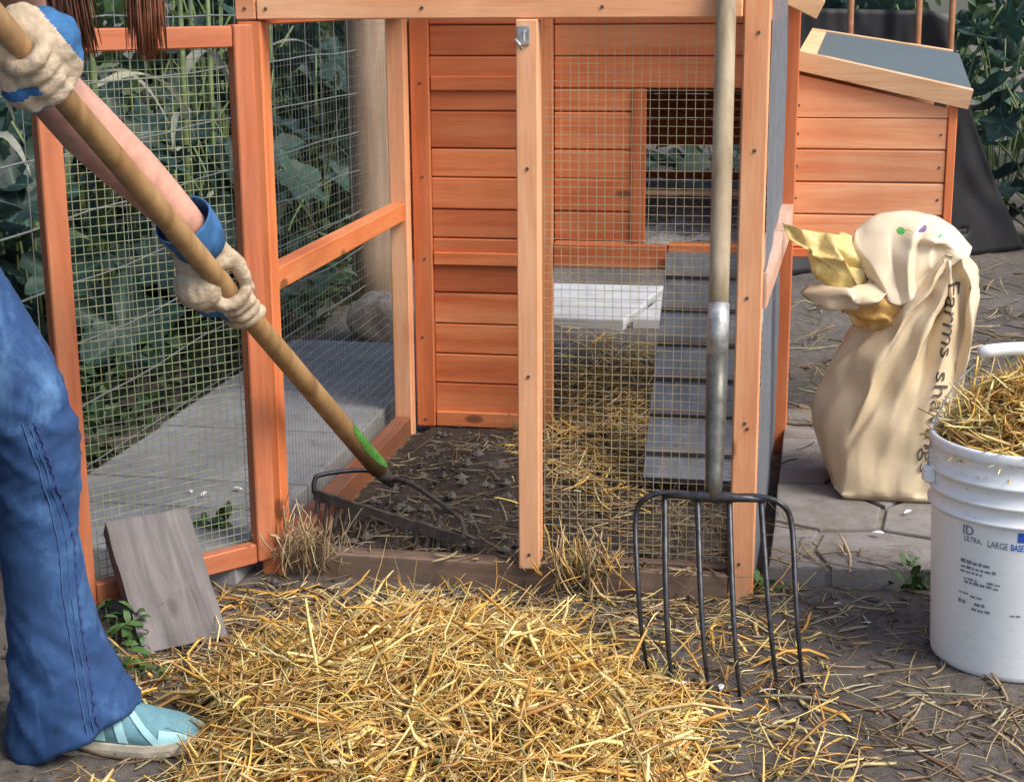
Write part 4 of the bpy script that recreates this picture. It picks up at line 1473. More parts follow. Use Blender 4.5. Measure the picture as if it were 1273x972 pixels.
hood_bvh = hood()
sheet('flap', [[(-0.070, 0.0, 0.556), (-0.153, -0.03, 0.566), (-0.228, -0.02, 0.562)], [(-0.060, -0.02, 0.503), (-0.143, -0.055, 0.518), (-0.202, -0.03, 0.530)], [(-0.050, -0.03, 0.451), (-0.116, -0.045, 0.452), (-0.166, -0.02, 0.472)]], 'bag_yellow', 26, 22, 0.009, 8)
sheet('flap', [[(-0.020, -0.05, 0.456), (-0.099, -0.05, 0.452), (-0.194, -0.02, 0.446)], [(-0.015, -0.07, 0.439), (-0.091, -0.085, 0.431), (-0.189, -0.04, 0.422)], [(-0.045, -0.06, 0.417), (-0.098, -0.06, 0.409), (-0.147, -0.03, 0.402)]], 'bag', 22, 16, 0.007, 11)
sheet('flap', [[(0.006, -0.07, 0.436), (-0.074, -0.06, 0.425), (-0.144, -0.03, 0.409)], [(0.002, -0.065, 0.399), (-0.064, -0.055, 0.390), (-0.105, -0.03, 0.389)], [(-0.010, -0.060, 0.360), (-0.050, -0.045, 0.362), (-0.079, -0.03, 0.371)]], 'bag_orange', 20, 16, 0.006, 14)
for (x, z, r, m_) in ((0.036, 0.566, 0.011, 'violet_print'), (0.012, 0.562, 0.010, 'bag_yellow'), (-0.006, 0.560, 0.009, 'green_print'), (0.072, 0.552, 0.006, 'green_print')):
    ring_ = []
    for a in np.linspace(0, 2 * math.pi, 11)[:-1]:
        h = hood_bvh.ray_cast(Vector((x + r * math.cos(a), -0.4, z + r * 0.8 * math.sin(a))), Vector((0, 1, 0)))
        if h[0]: ring_.append(h[0] + Vector((0, -0.0016, 0)))
    if len(ring_) == 10:
        cen = hood_bvh.ray_cast(Vector((x, -0.4, z)), Vector((0, 1, 0)))[0] + Vector((0, -0.0020, 0))
        MB().add(ring_ + [cen], [(k, (k + 1) % 10, 10) for k in range(10)]).build('print', M[m_], bag)


def bag_text(txt, size, x0, z0, x1, z1, bold=True):
    """lettering that runs down the front of the bag, tops to the right"""
    me = text_mesh(txt, size, bold)
    wid = max(v.co.x for v in me.vertices)
    d = Vector((x1 - x0, 0, z1 - z0))
    ln_ = d.length
    d.normalize()
    n_ = Vector((-d.z, 0, d.x))
    bm = bmesh.new()
    bm.from_mesh(me)
    bmesh.ops.triangulate(bm, faces=bm.faces[:])
    bmesh.ops.subdivide_edges(bm, edges=[e for e in bm.edges if e.calc_length() > 0.008], cuts=2)
    for v in bm.verts:
        q = Vector((x0, -0.5, z0)) + d * (v.co.x / wid * ln_) + n_ * v.co.y
        h = bag_bvh.ray_cast(q, Vector((0, 1, 0)))
        v.co = (h[0] - Vector((0, 0.0035, 0))) if h[0] else Vector((q.x, -0.12, q.z))
    me2 = bpy.data.meshes.new('lettering')
    bm.to_mesh(me2)
    bm.free()
    bpy.data.meshes.remove(me)
    link('lettering', me2, M['black_print'], bag)


bag_text('Farms', 0.042, 0.092, 0.462, 0.080, 0.312, False)
bag_text('shavings', 0.042, 0.076, 0.285, 0.050, 0.070, False)

# ------------------------------------------------------------------ fence, post, rock
fence = empty('wire_fence', L2W(-0.62, 0, 0), -YAW)
tag(fence, 'sagging field wire fence with thick timber post left of the coop', 'fence')


def round_post(x, y, r, h):
    rg = []
    for i in range(9):
        z = -0.05 + (h + 0.05) * i / 8
        rg.append([Vector((x + r * (1 + 0.06 * noise.noise(Vector((math.cos(a) * 2, math.sin(a) * 2, z * 3 + x)))) * math.cos(a), y + r * math.sin(a), z)) for a in np.linspace(0, 2 * math.pi, 15)[:-1]])
    return MB().loft(rg).build('post', M['post_wood'], fence, True)


round_post(0.015, 2.86, 0.080, 1.75)
round_post(-0.06, -1.4, 0.07, 1.6)
round_post(0.02, 5.9, 0.08, 1.7)
for i in range(10):
    z = 0.06 + 0.142 * i
    pts = []
    for k in range(46):
        y = -1.4 + 7.3 * k / 45
        pts.append((0.004 * noise.noise(Vector((k * 0.5, i * 3, 1))) - 0.02 if False else 0.012 * noise.noise(Vector((k * 0.3, i * 3.1, 1))), y, z + 0.012 * noise.noise(Vector((k * 0.35, i * 2.3, 7)))))
    MB().tube(pts, 0.0024, 5).build('wire', M['fence_wire'], fence, True)
sv = MB()
for k in range(45):
    y = -1.35 + 0.16 * k
    sv.tube([(0.003 + 0.008 * noise.noise(Vector((k, i, 3))), y + 0.008 * noise.noise(Vector((k, i, 5))), 0.05 + 0.16 * i) for i in range(9)], 0.0013, 4)
tag(sv.build('stay_wires', M['fence_wire'], fence, True), None, None, None, 'stuff')
rk = MB()
rk.ball((0, 0, 0.062), (0.115, 0.10, 0.095), 28, 18)
rme = rk.mesh('rock')
for v in rme.vertices:
    d = v.co - Vector((0, 0, 0.06))
    v.co = Vector((0, 0, 0.06)) + d * (1 + 0.22 * noise.noise(v.co * 9) + 0.10 * noise.noise(v.co * 24) + 0.04 * noise.noise(v.co * 60))
    v.co.z = max(v.co.z, -0.02)
o = link('rock', rme, M['rock'], None, True)
o.location = (-0.425, 5.16, 0.0)
tag(o, 'rounded tan fieldstone at the far end of the slab path', 'rock')

# ------------------------------------------------------------------ plants
def squash_leaf(seed):
    rs = random.Random(seed)
    n_, rings_ = 30, 4
    V = [(0, 0, 0)]
    for k in range(1, rings_ + 1):
        f = k / rings_
        for j in range(n_):
            a = 2 * math.pi * j / n_
            r = 0.5 * (0.82 + 0.16 * math.cos(5 * (a - math.pi / 2)) + 0.05 * math.sin(11 * a + seed) + rs.uniform(-.03, .03))
            # notch at the stalk
            da = abs((a - 1.5 * math.pi + math.pi) % (2 * math.pi) - math.pi)
            r *= 1 - 0.65 * math.exp(-(da / 0.22) ** 2)
            vein = 0.035 * abs(math.sin(2.5 * (a - math.pi / 2)))
            z = 0.16 * f * f * (1 if seed % 2 else 0.4) - vein * f + 0.04 * f * rs.uniform(-1, 1)
            V.append((r * f * math.cos(a), r * f * math.sin(a) + 0.25, z))
    F = [(0, 1 + j, 1 + (j + 1) % n_) for j in range(n_)]
    for k in range(rings_ - 1):
        for j in range(n_):
            a, b = 1 + k * n_ + j, 1 + k * n_ + (j + 1) % n_
            F.append((a, a + n_, b + n_, b))
    V[0] = (0, 0.25, 0)
    me = MB().add(V, F).mesh('squash_leaf')
    me.materials.append(M['squash'])
    me.polygons.foreach_set('use_smooth', [True] * len(me.polygons))
    return me


def corn_leaf(seed, mat):
    rs = random.Random(seed)
    L_ = 1.0
    rg = []
    droop = rs.uniform(0.6, 1.15)
    for i in range(13):
        t = i / 12
        w = 0.045 * (math.sin(math.pi * min(1, 0.18 + 0.82 * t)) ** 0.7) * (1 - 0.2 * t) + 0.002
        y = L_ * (t - 0.28 * t * t)
        z = 0.65 * t - droop * t * t
        tw = rs.uniform(-.2, .2) + math.sin(t * 5 + seed) * 0.35
        rg.append([Vector((-w * math.cos(tw), y, z + 0.014 - w * math.sin(tw))), Vector((0, y, z)), Vector((w * math.cos(tw), y, z + 0.014 + w * math.sin(tw)))])
    me = MB().loft(rg, False, False).mesh('corn_leaf')
    me.materials.append(M[mat])
    me.polygons.foreach_set('use_smooth', [True] * len(me.polygons))
    return me


SQ = [squash_leaf(i) for i in range(6)]
CN = [corn_leaf(i, 'corn') for i in range(4)]
DC = [corn_leaf(i + 9, 'dry_corn') for i in range(2)]


def put(name, me, parent, loc_, rot, s):
    o = bpy.data.objects.new(name, me)
    C.objects.link(o)
    o.parent = parent
    o.location = loc_
    o.rotation_euler = rot
    o.scale = (s, s, s)
    return o


def squash_plant(x, y, h, spread, nl, label, group, seed, face=None):
    rs = random.Random(seed)
    e = empty('squash_plant', (x, y, 0))
    tag(e, label, 'plant', group)
    st = MB()
    for k in range(nl):
        a = rs.uniform(0, 2 * math.pi) if face is None else face + rs.gauss(0, 1.0)
        r = spread * math.sqrt(rs.random())
        z = h * (0.15 + 0.85 * rs.random())
        p = Vector((r * math.cos(a), r * math.sin(a), z))
        s = rs.uniform(0.15, 0.33)
        yaw = a - math.pi / 2 + rs.gauss(0, 0.5)
        tilt = rs.uniform(-1.15, -0.15)
        put('leaf', SQ[rs.randrange(6)], e, p, (tilt, rs.gauss(0, 0.3), yaw), s)
        st.tube(spline([(p.x * 0.1, p.y * 0.1, 0), (p.x * 0.5, p.y * 0.5, z * 0.7), p], 6), 0.005, 5)
    st.build('stem', M['stem'], e, True)
    return e


def corn_plant(x, y, h, nl, label, group, seed, dry=0.2):
    rs = random.Random(seed)
    e = empty('corn_plant', (x, y, 0))
    tag(e, label, 'plant', group)
    MB().tube([(0, 0, 0), (0.01, 0, h * 0.5), (0.02, 0.01, h)], [0.014, 0.011, 0.005], 7).build('stem', M['stem'], e, True)
    for k in range(nl):
        z = h * (0.12 + 0.8 * k / nl)
        me = DC[rs.randrange(2)] if rs.random() < dry else CN[rs.randrange(4)]
        put('leaf', me, e, (0.01, 0, z), (rs.uniform(-.2, .2), 0, k * 2.4 + rs.gauss(0, 0.5)), rs.uniform(0.30, 0.52))
    return e


k = 0
rows = []
for ly_ in np.arange(-0.9, 6.2, 0.40):
    for lx_ in (-1.02, -1.40, -1.85):
        rows.append((lx_ + random.uniform(-.12, .12), ly_ + random.uniform(-.15, .15)))
for lx_, ly_ in rows:
    q = L2W(lx_, ly_)
    near = lx_ > -1.1
    squash_plant(q.x, q.y, random.uniform(0.5, 0.95) if near else random.uniform(0.7, 1.25), 0.20 if near else 0.36, 13 if near else 11, 'broad leaved squash plant in the dense row behind the wire fence', 'squash plants behind the fence', 100 + k)
    k += 1
for i, (lx_, ly_, h, dry) in enumerate(((-1.02, 2.1, 1.5, 0.6), (-1.05, 1.5, 1.5, 0.2), (-1.1, 0.9, 1.5, 0.5), (-1.2, 3.5, 1.6, 0.2), (-1.1, 0.2, 1.4, 0.3), (-1.3, 1.9, 1.7, 0.2), (-1.3, 2.9, 1.7, 0.2), (-1.3, 1.2, 1.7, 0.2), (-1.25, 4.2, 1.7, 0.2), (-1.4, 3.8, 1.8, 0.1), (-1.1, 2.55, 1.5, 0.5))):
    q = L2W(lx_, ly_)
    corn_plant(q.x, q.y, h, 9, 'tall stalk with long drooping leaves rising behind the wire fence', 'corn stalks behind the fence', 500 + i, dry)
# plants behind the coop and on the right behind the black cloth
for i, (x, y, h, sp) in enumerate(((-0.6, 8.2, 1.2, .4), (0.0, 8.6, 1.2, .4), (0.6, 8.8, 1.2, .4), (-1.2, 7.8, 1.3, .4), (1.2, 9.0, 1.25, .45), (1.7, 8.6, 1.25, .45), (2.1, 8.3, 1.2, .4), (2.45, 8.0, 1.15, .4), (2.8, 8.2, 1.15, .45), (1.5, 8.0, 1.2, .4), (2.05, 7.75, 1.15, .35))):
    squash_plant(x, y, h, sp, 18, 'squash plant growing in the far bed beyond the coop', 'squash plants in the far bed', 700 + i)
for i, (x, y, h, sp, nl, lab) in enumerate(((2.38, 7.05, 0.85, 0.26, 22, 'leafy squash plant in the sun right of the black cloth'), (2.62, 6.9, 0.70, 0.26, 20, 'squash plant at the right edge of the picture beside the black cloth'))):
    squash_plant(x, y, h, sp, nl, lab, None, 760 + i)

# low growth at the foot of the fence
gc = MB()
rs = random.Random(11)
for _ in range(5200):
    q = L2W(-0.64 - 0.9 * rs.random() ** 1.3, rs.uniform(-1.2, 6.5))
    z = 0.22 * rs.random() ** 1.6
    s_ = rs.uniform(0.012, 0.04)
    d = Vector((rs.gauss(0, 0.6), rs.gauss(0, 0.6), 1)).normalized()
    u_ = d.cross(Vector((rs.gauss(0, 1), rs.gauss(0, 1), rs.gauss(0, 1)))).normalized()
    w_ = d.cross(u_)
    c_ = Vector((q.x, q.y, z))
    gc.add([c_ - u_ * s_, c_ - w_ * s_ * 0.6 + d * s_ * 0.3, c_ + u_ * s_, c_ + w_ * s_ * 0.6 + d * s_ * 0.3], [(0, 1, 2, 3)])
tag(gc.build('ground_cover', M['hedge']), 'low dark weeds and leaf litter along the foot of the wire fence', 'ground cover', None, 'stuff')

# dense green mass further back
hd = MB()
rs = random.Random(3)
for _ in range(9000):
    u = rs.random()
    if u < 0.45:
        q = L2W(rs.uniform(-3.4, -2.1), rs.uniform(-1.5, 9))
        x, y = q.x, q.y
    else:
        x, y = rs.uniform(-3.0, 6.0), rs.uniform(9.2, 11.0)
    z = 2.3 * rs.random() ** 0.8
    s = rs.uniform(0.05, 0.12)
    d = Vector((rs.gauss(0, 1), rs.gauss(0, 1) - 0.5, rs.gauss(0, 0.6))).normalized()
    u_ = d.cross(Vector((rs.gauss(0, 1), rs.gauss(0, 1), rs.gauss(0, 1)))).normalized()
    w_ = d.cross(u_)
    c_ = Vector((x, y, z))
    hd.add([c_ - u_ * s, c_ - w_ * s * 0.5 + d * s * 0.15, c_ + u_ * s, c_ + w_ * s * 0.5 + d * s * 0.15], [(0, 1, 2, 3)])
tag(hd.build('hedge', M['hedge']), 'dark green hedge closing off the garden behind', 'hedge', None, 'stuff')

# small weeds on the ground
wl = MB().loft([[Vector((-0.002, 0, 0)), Vector((0.002, 0, 0))], [Vector((-0.007, 0.012, 0.004)), Vector((0.007, 0.012, 0.004))], [Vector((-0.006, 0.024, 0.005)), Vector((0.006, 0.024, 0.005))], [Vector((-0.001, 0.034, 0.002)), Vector((0.001, 0.034, 0.002))]], False, False).mesh('weed_leaf')
wl.materials.append(M['weed_leaf'])


def weed(x, y, z, r, nl, label, hgt, seed):
    rs = random.Random(seed)
    e = empty('weed', (x, y, z))
    tag(e, label, 'weed')
    st = MB()
    for k in range(nl):
        a = rs.uniform(0, 6.28)
        rr = r * math.sqrt(rs.random())
        p = Vector((rr * math.cos(a), rr * math.sin(a), hgt * rs.random() + 0.004))
        put('leaf', wl, e, p, (rs.uniform(-0.2, 0.9), rs.gauss(0, .3), rs.uniform(0, 6.28)), rs.uniform(0.6, 1.3))
        if k % 2 == 0: st.tube([(p.x * 0.4, p.y * 0.4, 0), tuple(p)], 0.001, 4)
    st.build('stem', M['stem'], e)


weed(-0.70, 2.60, 0.0, 0.075, 60, 'low green weeds between the jeans leg and the board', 0.05, 1)
weed(-0.64, 2.47, 0.0, 0.05, 26, 'small weed patch in front of the leaning board', 0.03, 2)
weed(0.745, 2.80, 0.0, 0.05, 46, 'green weeds at the paver edge beside the pail', 0.05, 3)
weed(0.45, 2.80, 0.0, 0.04, 22, 'sprig of weed by the right front post of the coop', 0.03, 4)
q = L2W(-0.17, 0.06)
weed(q.x, q.y, 0.06, 0.03, 14, 'tiny weed growing from the slab path behind the door', 0.012, 5)
q = L2W(1.75, 1.9)
weed(q.x, q.y, 0, 0.18, 50, 'patchy green weeds on the bare soil behind the bag', 0.06, 6)

# ------------------------------------------------------------------ black ground cloth and stakes
cl = []
NU, NV = 60, 44
V, F = [], []
holes = [(0.86, 0.47, 0.010), (0.80, 0.40, 0.011), (0.74, 0.28, 0.010), (0.80, 0.10, 0.022), (0.62, 0.22, 0.010)]
for i in range(NU + 1):
    u = i / NU
    for j in range(NV + 1):
        v = j / NV
        top = Vector((1.00 + 0.80 * u, 6.62, 1.045 - 0.02 * u - 0.05 * max(0, (u - 0.85) / 0.15) ** 2))
        bot = Vector((0.85 + 1.40 * u, 6.15 + 0.75 * u, 0.005))
        w = (1 - v)
        p = bot * (w ** 1.35) + top * (1 - w ** 1.35)
        p.z = top.z * v + bot.z * (1 - v)
        wr = 0.035 * noise.noise(Vector((u * 6, v * 2, 1))) + 0.015 * noise.noise(Vector((u * 16, v * 6, 4)))
        p.y += wr * min(1, 3 * v + 0.2)
        V.append(p)
for i in range(NU):
    for j in range(NV):
        uc, vc_ = (i + 0.5) / NU, (j + 0.5) / NV
        if any(((uc - a) * 1.2) ** 2 + (vc_ - b) ** 2 < r * r for a, b, r in holes): continue
        F.append((i * (NV + 1) + j, (i + 1) * (NV + 1) + j, (i + 1) * (NV + 1) + j + 1, i * (NV + 1) + j + 1))
o = MB().add(V, F).build('ground_cloth', M['fabric'], None, True)
s = o.modifiers.new('s', 'SOLIDIFY')
s.thickness = 0.003
tag(o, 'black landscape cloth draped over a frame behind the nest box', 'cloth')
for i, (x, lab) in enumerate(((1.36, 'thin rusty stake at the left end of the black cloth'), (1.632, 'thin rusty stake in the middle of the three behind the black cloth'), (1.765, 'thin rusty stake at the right corner of the black cloth'))):
    mb = MB().tube([(0, 0, -0.05), (0.004, 0, 0.8), (0.0, 0.01, 1.5)], 0.013, 8)
    o = mb.build('stake', M['stake'], None, True)
    o.location = (x, 6.52, 0)
    tag(o, lab, 'stake')

# ------------------------------------------------------------------ person raking
person = empty('person', (-0.72, 2.12, 0))
tag(person, 'person in flared blue jeans, tan work gloves and aqua shoes, bending to rake', 'person')
PB = person.location.copy()


def T(p): return Vector(p) - PB


SHL, SHR = Vector((-0.74, 2.29, 1.27)), Vector((-0.76, 1.93, 1.27))
HL = RB + ra * (RLEN * (1 - 0.5535))     # lower hand on the handle
HR = RB + ra * (RLEN * (1 - 0.962))
EL = Vector((-0.684, 2.345, 0.995))
ER = Vector((-0.93, 1.88, 1.06))


def hand_frame(c_):
    n_ = camv - c_
    n_ = (n_ - ra * n_.dot(ra)).normalized()
    s_ = n_.cross(ra)
    if s_.x < 0: s_ = -s_
    return n_, s_


nL, sL = hand_frame(HL)
nR, sR = hand_frame(HR)
gl = lambda a, s, n_: HL + ra * a + sL * s + nL * n_
gr = lambda a, s, n_: HR + ra * a + sR * s + nR * n_
WRL = gl(-0.105, 0.018, -0.050)
WRR = HR + Vector((-0.085, -0.03, 0.035))

# body: one continuous skin
bm_ = MB()
bm_.tube(spline([T((-1.00, 2.11, 0.86)), T((-0.93, 2.11, 1.02)), T((-0.83, 2.11, 1.18)), T((-0.76, 2.11, 1.28))], 8), [0.10, 0.10, 0.105, 0.11, 0.11, 0.105, 0.09, 0.06], 14, flat=1.35, ref=(1, 0, -0.6))
bm_.tube([T((-0.77, 2.11, 1.28)), T((-0.69, 2.12, 1.33)), T((-0.62, 2.13, 1.35))], [0.055, 0.05, 0.05], 12)
Mh = Matrix.Rotation(R(55), 3, 'Y')
bm_.ball(T((-0.545, 2.135, 1.355)), (0.078, 0.072, 0.105), 18, 14, Mh)
bm_.ball(T((-0.525, 2.135, 1.275)), (0.05, 0.045, 0.055), 12, 10)           # jaw
bm_.tube([T((-0.480, 2.135, 1.315)), T((-0.462, 2.135, 1.287))], [0.010, 0.013], 8)   # nose
for sy in (-1, 1):
    bm_.ball(T((-0.575, 2.135 + sy * 0.074, 1.33)), (0.022, 0.010, 0.030), 8, 6)     # ears
bm_.tube(spline([T(SHL + Vector((0, -0.06, 0))), T(SHL), T((SHL + EL) / 2 + Vector((0.01, 0.015, 0))), T(EL)], 9), [0.06, 0.058, 0.054, 0.05, 0.047, 0.044, 0.041, 0.039, 0.038], 12)
bm_.tube(spline([T(EL), T(EL * 0.65 + WRL * 0.35 + Vector((0, 0, -0.006))), T(EL * 0.3 + WRL * 0.7), T(WRL), T(WRL + ra * 0.02)], 10), [0.040, 0.044, 0.046, 0.045, 0.043, 0.039, 0.035, 0.032, 0.030, 0.030], 14)
bm_.tube(spline([T(SHR + Vector((0, 0.06, 0))), T(SHR), T((SHR + ER) / 2), T(ER)], 8), [0.06, 0.058, 0.052, 0.048, 0.045, 0.042, 0.04, 0.038], 12)
bm_.tube([T(ER), T(ER * 0.6 + WRR * 0.4), T(WRR)], [0.04, 0.043, 0.03], 12)
HIPL, KNL, ANL = Vector((-0.945, 2.225, 0.86)), Vector((-0.700, 2.225, 0.50)), Vector((-0.672, 2.225, 0.10))
HIPR, KNR, ANR = Vector((-0.965, 1.995, 0.86)), Vector((-0.755, 1.985, 0.50)), Vector((-0.87, 1.98, 0.09))
for h_, k_, a_ in ((HIPL, KNL, ANL), (HIPR, KNR, ANR)):
    bm_.tube(spline([T(h_), T(k_), T(a_)], 11), [0.06, 0.055, 0.048, 0.040, 0.034, 0.030, 0.030, 0.030, 0.028, 0.026, 0.026], 12)
    bm_.tube([T(a_ + Vector((-0.03, 0, -0.05))), T(a_ + Vector((0.06, 0, -0.06))), T(a_ + Vector((0.12, 0, -0.07)))], [0.03, 0.03, 0.02], 10)
body_me = fused(bm_, 0.009, 6)
link('body', body_me, M['skin'], person, True)
# eyes and mouth: small features of the bent head
for sy in (-1, 1):
    MB().ball(T((-0.476, 2.135 + sy * 0.028, 1.325)), (0.007, 0.010, 0.007), 10, 8).build('eye', M['feather'], person, True)
    MB().ball(T((-0.4705, 2.135 + sy * 0.028, 1.3235)), (0.0025, 0.0042, 0.0042), 8, 6).build('pupil', M['hair'], person, True)
MB().tube([T((-0.477, 2.115, 1.262)), T((-0.470, 2.135, 1.258)), T((-0.477, 2.155, 1.262))], 0.004, 6).build('mouth', M['bag_orange'], person, True)

# shirt
sh = MB()
sh.tube(spline([T((-0.99, 2.11, 0.90)), T((-0.91, 2.11, 1.00)), T((-0.82, 2.11, 1.17)), T((-0.75, 2.11, 1.29))], 8), [0.150, 0.150, 0.148, 0.145, 0.140, 0.130, 0.11, 0.075], 16, flat=1.22, ref=(1, 0, -0.6))
sh.tube(spline([T((-0.93, 2.12, 1.02)), T((-0.80, 2.12, 0.98)), T((-0.748, 2.12, 0.84))], 5), [0.11, 0.09, 0.075, 0.06, 0.045], 12, flat=1.6)
for S_, E_ in ((SHL, EL), (SHR, ER)):
    m_ = S_ * 0.45 + E_ * 0.55
    sh.tube([T(S_ + Vector((-0.01, -0.05 if S_ is SHL else 0.05, 0))), T(S_), T(m_)], [0.075, 0.074, 0.066], 12)
sme = fused(sh, 0.011, 4)
push(sme, lambda p: 0.008 * noise.noise(p * 16))
link('shirt', sme, M['shirt'], person, True)

# jeans
def leg_rings(h_, k_, a_, hem_c, flare):
    pts = spline([T(h_), T(h_ * 0.45 + k_ * 0.55 + Vector((0.012, 0, 0.008))), T(k_), T(k_ * 0.5 + a_ * 0.5 + Vector((-0.012, 0, 0))), T(hem_c)], 40)
    rads = [lerp_list([(0, .112), (.28, .090), (.46, .069), (.56, .060), (.68, .055), (.82, .062), (.92, .078), (1.0, flare)], i / 39)[0] for i in range(40)]
    return pts, rads


jb = MB()
for h_, k_, a_, hem, fl in ((HIPL, KNL, ANL, Vector((-0.668, 2.225, 0.010)), 0.100), (HIPR, KNR, ANR, Vector((-0.90, 1.98, 0.012)), 0.10)):
    pts, rads = leg_rings(h_, k_, a_, hem, fl)
    jb.tube(pts, rads, 26, flat=0.92, ref=(1, 0, 0))
jb.tube(spline([T((-0.93, 2.11, 1.00)), T((-0.99, 2.11, 0.90)), T((-0.975, 2.11, 0.80))], 6), [0.125, 0.135, 0.14, 0.138, 0.12, 0.09], 20, flat=1.30, ref=(1, 0, -0.5))
jme = fused(jb, 0.0075, 5)
def denim_push(p):
    w = PB + p
    knee = math.exp(-((w.z - 0.47) / 0.10) ** 2)
    hemk = max(0, 1 - w.z / 0.26)
    n1 = noise.noise(Vector((w.x * 9, w.y * 9, w.z * 26 + w.x * 22)))
    n2 = noise.noise(Vector((w.x * 30, w.y * 30, w.z * 12)))
    ridge = 1 - abs(n1) * 2
    crease = 1 - 2.4 * abs(noise.noise(Vector((w.x * 14 + w.z * 9, w.y * 14, w.z * 30 - w.x * 18))))
    return 0.0022 * n2 + (0.0012 + 0.004 * knee + 0.006 * hemk) * ridge + (0.0015 + 0.0045 * knee + 0.003 * hemk) * max(0, crease)


push(jme, denim_push)
for v in jme.vertices:
    w = PB + v.co
    if w.y > 2.10 and w.z < 0.16 and w.x > -0.71:
        v.co.z += (w.x + 0.71) * 0.38 * (1 - max(0, w.z) / 0.16)
jo = link('jeans', jme, M['denim'], person, True)
jb_bvh = BVHTree.FromPolygons([v.co for v in jme.vertices], [tuple(p.vertices) for p in jme.polygons])


def seam(pts, off, r, mat, n_=40, puck=0.0):
    out = []
    for i, (x, z) in enumerate([(p.x, p.y) for p in spline([Vector((a, b, 0)) for a, b in pts], n_)]):
        h = jb_bvh.ray_cast(T((x, 2.11, z)), Vector((0, 1, 0)))
        if h[0]: out.append(h[0] + h[1] * off + Vector((puck * (1 if i % 2 else -1), 0, 0)))
    if len(out) > 3: MB().tube(out, r, 5).build('seam', M[mat], person, True)


sp = [(-0.690, 0.52), (-0.672, 0.44), (-0.660, 0.34), (-0.655, 0.24), (-0.640, 0.13), (-0.622, 0.03)]
seam(sp, 0.0005, 0.0013, 'seam')
seam([(x + 0.016, z) for x, z in sp], -0.0008, 0.0026, 'seam_dark', 64, 0.0016)
seam([(x + 0.009, z) for x, z in sp], 0.0003, 0.0010, 'seam')
# shoes
def shoe(heel, toe, nm='shoe'):
    heel, toe = Vector(heel), Vector(toe)
    d = (toe - heel)
    L_ = d.length
    d.normalize()
    w = Vector((-d.y, d.x, 0))
    prof_ = [(0.0, .026, .030), (.04, .033, .060), (.15, .038, .080), (.30, .039, .086), (.45, .040, .079), (.58, .043, .068), (.72, .045, .058), (.85, .042, .051), (.94, .033, .044), (1.0, .014, .031)]
    rg, sg = [], []
    for t_, hw, ht in prof_:
        c_ = heel + d * (L_ * t_)
        r_ = []
        for a in np.linspace(0, math.pi, 13):
            r_.append(T(c_ + w * (hw * math.cos(a) * (1.0 if a < .01 or a > 3.13 else 0.98)) + Vector((0, 0, 0.020 + (ht - 0.02) * math.sin(a) ** 0.75))))
        rg.append(r_)
        s_ = []
        lift = 0.010 * max(0, (t_ - 0.75) / 0.25) ** 1.5
        for (a, zz) in ((-1.06, 0.002), (-1.08, 0.013), (-1.04, 0.022), (1.04, 0.022), (1.08, 0.013), (1.06, 0.002)):
            s_.append(T(c_ + w * (hw * a + (0.003 if a > 0 else -0.003)) + Vector((0, 0, zz + lift + (0.0025 * math.sin(t_ * 60) if zz < 0.01 else 0)))))
        sg.append(s_)
    e = empty(nm, (0, 0, 0))
    e.parent = person
    MB().loft(rg, True).build('upper', M['shoe'], e, True)
    MB().loft(sg, True).build('sole', M['sole'], e)
    # bands on the camera side and over the toe
    def on(t_, a):
        i = 0
        while i < len(prof_) - 2 and prof_[i + 1][0] < t_: i += 1
        f = (t_ - prof_[i][0]) / (prof_[i + 1][0] - prof_[i][0])
        hw = prof_[i][1] * (1 - f) + prof_[i + 1][1] * f + 0.0016
        ht = prof_[i][2] * (1 - f) + prof_[i + 1][2] * f + 0.0016
        c_ = heel + d * (L_ * t_)
        return T(c_ + w * (hw * math.cos(a)) + Vector((0, 0, 0.020 + (ht - 0.02) * max(0, math.sin(a)) ** 0.75)))
    for (ta, tb, wa, wb) in ((0.40, 0.46, .035, .035), (0.50, 0.60, .03, .03), (0.58, 0.80, .028, .03), (0.36, 0.30, .03, .04)):
        rr = []
        for i in range(11):
            f = i / 10
            a = math.pi * 0.56 + f * (math.pi * 0.985 - math.pi * 0.56)
            tt = ta + (tb - ta) * f
            ww = wa + (wb - wa) * f
            rr.append([on(tt - ww, a), on(tt, a), on(tt + ww, a)])
        MB().loft(rr, False, False).build('band', M['shoe_band'], e, True)
    rr = [[on(t_, a) for t_ in (0.80, 0.88, 0.95)] for a in np.linspace(math.pi * 0.80, math.pi * 0.985, 6)]
    MB().loft(rr, False, False).build('toe_cap', M['shoe_band'], e, True)
    for t_ in (0.44, 0.50, 0.56):
        MB().tube([on(t_, a) for a in np.linspace(math.pi * 0.33, math.pi * 0.60, 7)], 0.0028, 6).build('lace', M['shoe_band'], e, True)


shoe((-0.735, 2.235, 0), (-0.472, 2.205, 0))
shoe((-0.95, 1.985, 0), (-0.70, 1.97, 0))

# pale cloth hanging at the near hip
M['pale_cloth'] = simple('pale_blue_cloth', (0.42, 0.55, 0.62), 0.85, 0.15, 20)
rg = []
for i in range(16):
    f = i / 15
    c_ = T((-0.730 - 0.012 * f + 0.006 * math.sin(f * 9), 1.955 + 0.01 * math.sin(f * 5), 0.82 - 0.50 * f))
    rg.append([c_ + Vector((0.075 * math.cos(a) * (1 - 0.15 * f + 0.08 * math.sin(3 * a + f * 4)), 0.045 * math.sin(a), 0.006 * math.sin(5 * a))) for a in np.linspace(0, 2 * math.pi, 25)[:-1]])
MB().loft(rg).build('shirt_tail', M['pale_cloth'], person, True)

